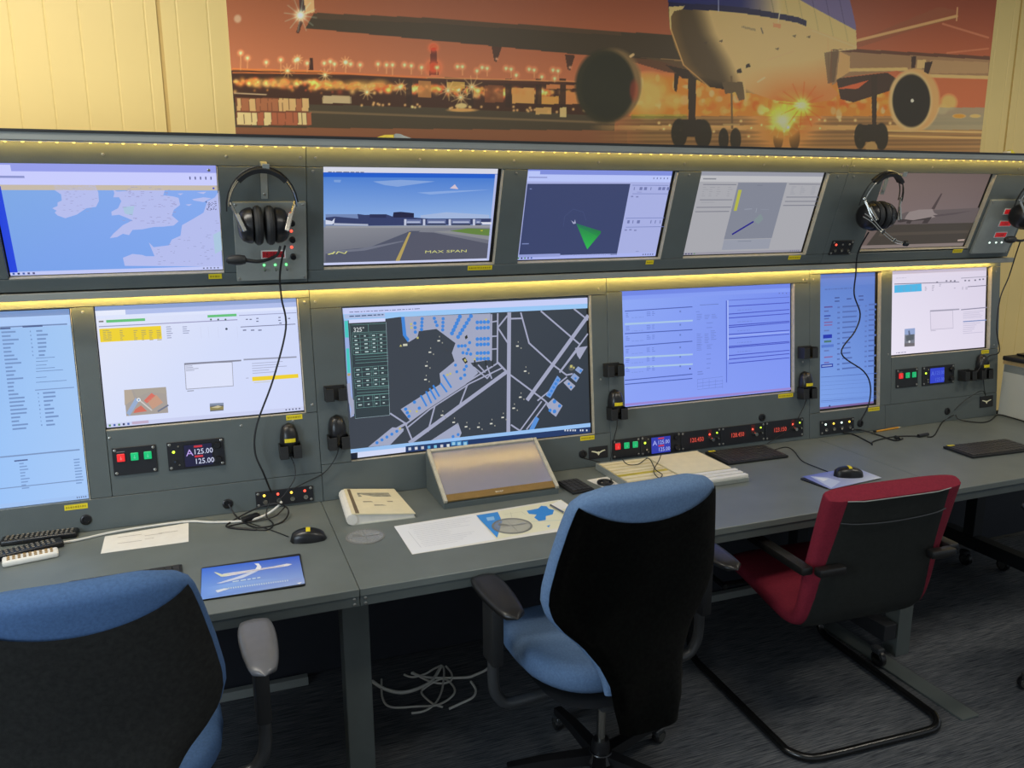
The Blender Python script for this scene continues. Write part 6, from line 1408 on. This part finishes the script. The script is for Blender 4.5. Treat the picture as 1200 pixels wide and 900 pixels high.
# red cantilever chair
RC = thing('cantilever_chair', (1.985, 2.105, 0), 'red upholstered cantilever chair with charcoal back panel and black tube base', 'chair', rot=(0, 0, R_(-3)))
prof = [(.245, .452), (.20, .468), (.08, .452), (-.06, .428), (-.125, .424), (-.165, .446), (-.186, .51), (-.205, .62), (-.232, .74), (-.262, .87), (-.270, .893)]
pp = smooth_path([Vector((0, a, b_)) for a, b_ in prof], 4)
HWR = .256
def slab(pts, hw, th, rnd, name, m, over=0.0):
    b = MB(); rings = []
    for i, p in enumerate(pts):
        d = (pts[min(i+1, len(pts)-1)]-pts[max(i-1, 0)]).normalized(); nrm = Vector((0, -d.z, d.y))   # outward (below / behind)
        if nrm.z > 0 and abs(nrm.z) > .6: nrm = -nrm
        e = min(i, len(pts)-1-i)/3.0; k = .55+.45*math.sqrt(max(0, 1-(1-min(1, e))**2)); ring = []
        for x, y, _ in superring(hw*(.975+.025*k), th*k, 26, .5): ring.append((x, p.y+nrm.y*(y+over), p.z+nrm.z*(y+over)))
        rings.append(ring)
    b.ring_loft(rings); return b.build(name, m, RC, angle=1.2)
def chk():
    out = []
    for i, p in enumerate(pp):
        d = (pp[min(i+1, len(pp)-1)]-pp[max(i-1, 0)]).normalized(); out.append(Vector((0, d.z, -d.y)))
    return out
nr = []
for i, p in enumerate(pp):
    d = (pp[min(i+1, len(pp)-1)]-pp[max(i-1, 0)]).normalized(); nr.append(Vector((0, -d.z, d.y)))
b = MB(); rings = []
for i, (p, n_) in enumerate(zip(pp, nr)):
    e = min(i, len(pp)-1-i)/3.0; k = .5+.5*math.sqrt(max(0, 1-(1-min(1, e))**2))
    rings.append([(x, p.y+n_.y*y, p.z+n_.z*y) for x, y, _ in superring(HWR*(.97+.03*k), .034*k, 28, .55)])
b.ring_loft(rings); b.build('upholstered_shell', M_red, RC, angle=1.2)
# rear panel following the outside of the back
idx = [i for i, p in enumerate(pp) if p.z > .43 and p.y < -.10]
i0 = idx[0]
side = -1 if (pp[-5].y+nr[-5].y*.03) > pp[-5].y else 1       # pick the rearward side
def rear(u, v):
    k = i0+v*(len(pp)-3-i0); a = int(k); fr = k-a; a2 = min(a+1, len(pp)-1)
    p = pp[a].lerp(pp[a2], fr); n_ = (nr[a].lerp(nr[a2], fr)).normalized()*side
    x = (u*2-1); ww = HWR-.052+(.030*(1-v)) ; cr = (abs(x)**8)*.012
    return (x*ww, p.y+n_.y*(.038-cr), p.z+n_.z*(.038-cr))
b = MB(); b.grid(rear, 19, 20); bmesh.ops.solidify(b.bm, geom=b.bm.faces[:], thickness=.006); b.build('back_panel', M_redsh, RC, angle=1.0)
b = MB(); b.tube([Vector(rear(u_, .80-.02*math.sin(PI*u_)))+Vector((0, -.004, 0)) for u_ in np.linspace(.02, .98, 12)], .0022, 5); b.build('panel_seam', M_gtub, RC)
b = MB(); b.tube([Vector(rear(u_, 1.0))+Vector((0, -.003, .001)) for u_ in np.linspace(.02, .98, 8)], .0018, 5); b.build('panel_piping', M_alu, RC)
for s in (-1, 1):
    x = s*(HWR+.030); Z = .648
    b = MB(); b.box(x-.021, x+.021, -.255, .16, Z-.016, Z+.012, .007, 2); b.box(min(x+.021, x-s*.12), max(x-.021, x-s*.12), -.287, -.252, Z-.016, Z+.012, .007, 2); b.build('armrest', M_pad, RC)
path = lambda s: [(s*.27, .36, .43), (s*.285, .375, .40)]
tb = [(-.30, .10, .63), (-.302, .30, .622), (-.302, .375, .58), (-.302, .385, .50), (-.302, .385, .12), (-.302, .372, .040), (-.302, .33, .0148), (-.302, .20, .0145), (-.302, -.18, .0145), (-.297, -.245, .0145), (-.255, -.292, .0145), (-.18, -.302, .0145), (0, -.302, .0145), (.18, -.302, .0145), (.255, -.292, .0145), (.297, -.245, .0145), (.302, -.18, .0145), (.302, .20, .0145), (.302, .33, .0148), (.302, .372, .040), (.302, .385, .12), (.302, .385, .50), (.302, .375, .58), (.302, .30, .622), (.30, .10, .63)]
b = MB(); b.tube(tb, .0140, 12, 4); b.build('tube_frame', M_tub, RC)
b = MB(); b.tube([(-.302, .18, .405), (.302, .18, .405)], .010, 8); b.tube([(-.302, .385, .405), (-.302, .16, .405)], .010, 8); b.tube([(.302, .385, .405), (.302, .16, .405)], .010, 8); b.build('seat_support', M_tub, RC)
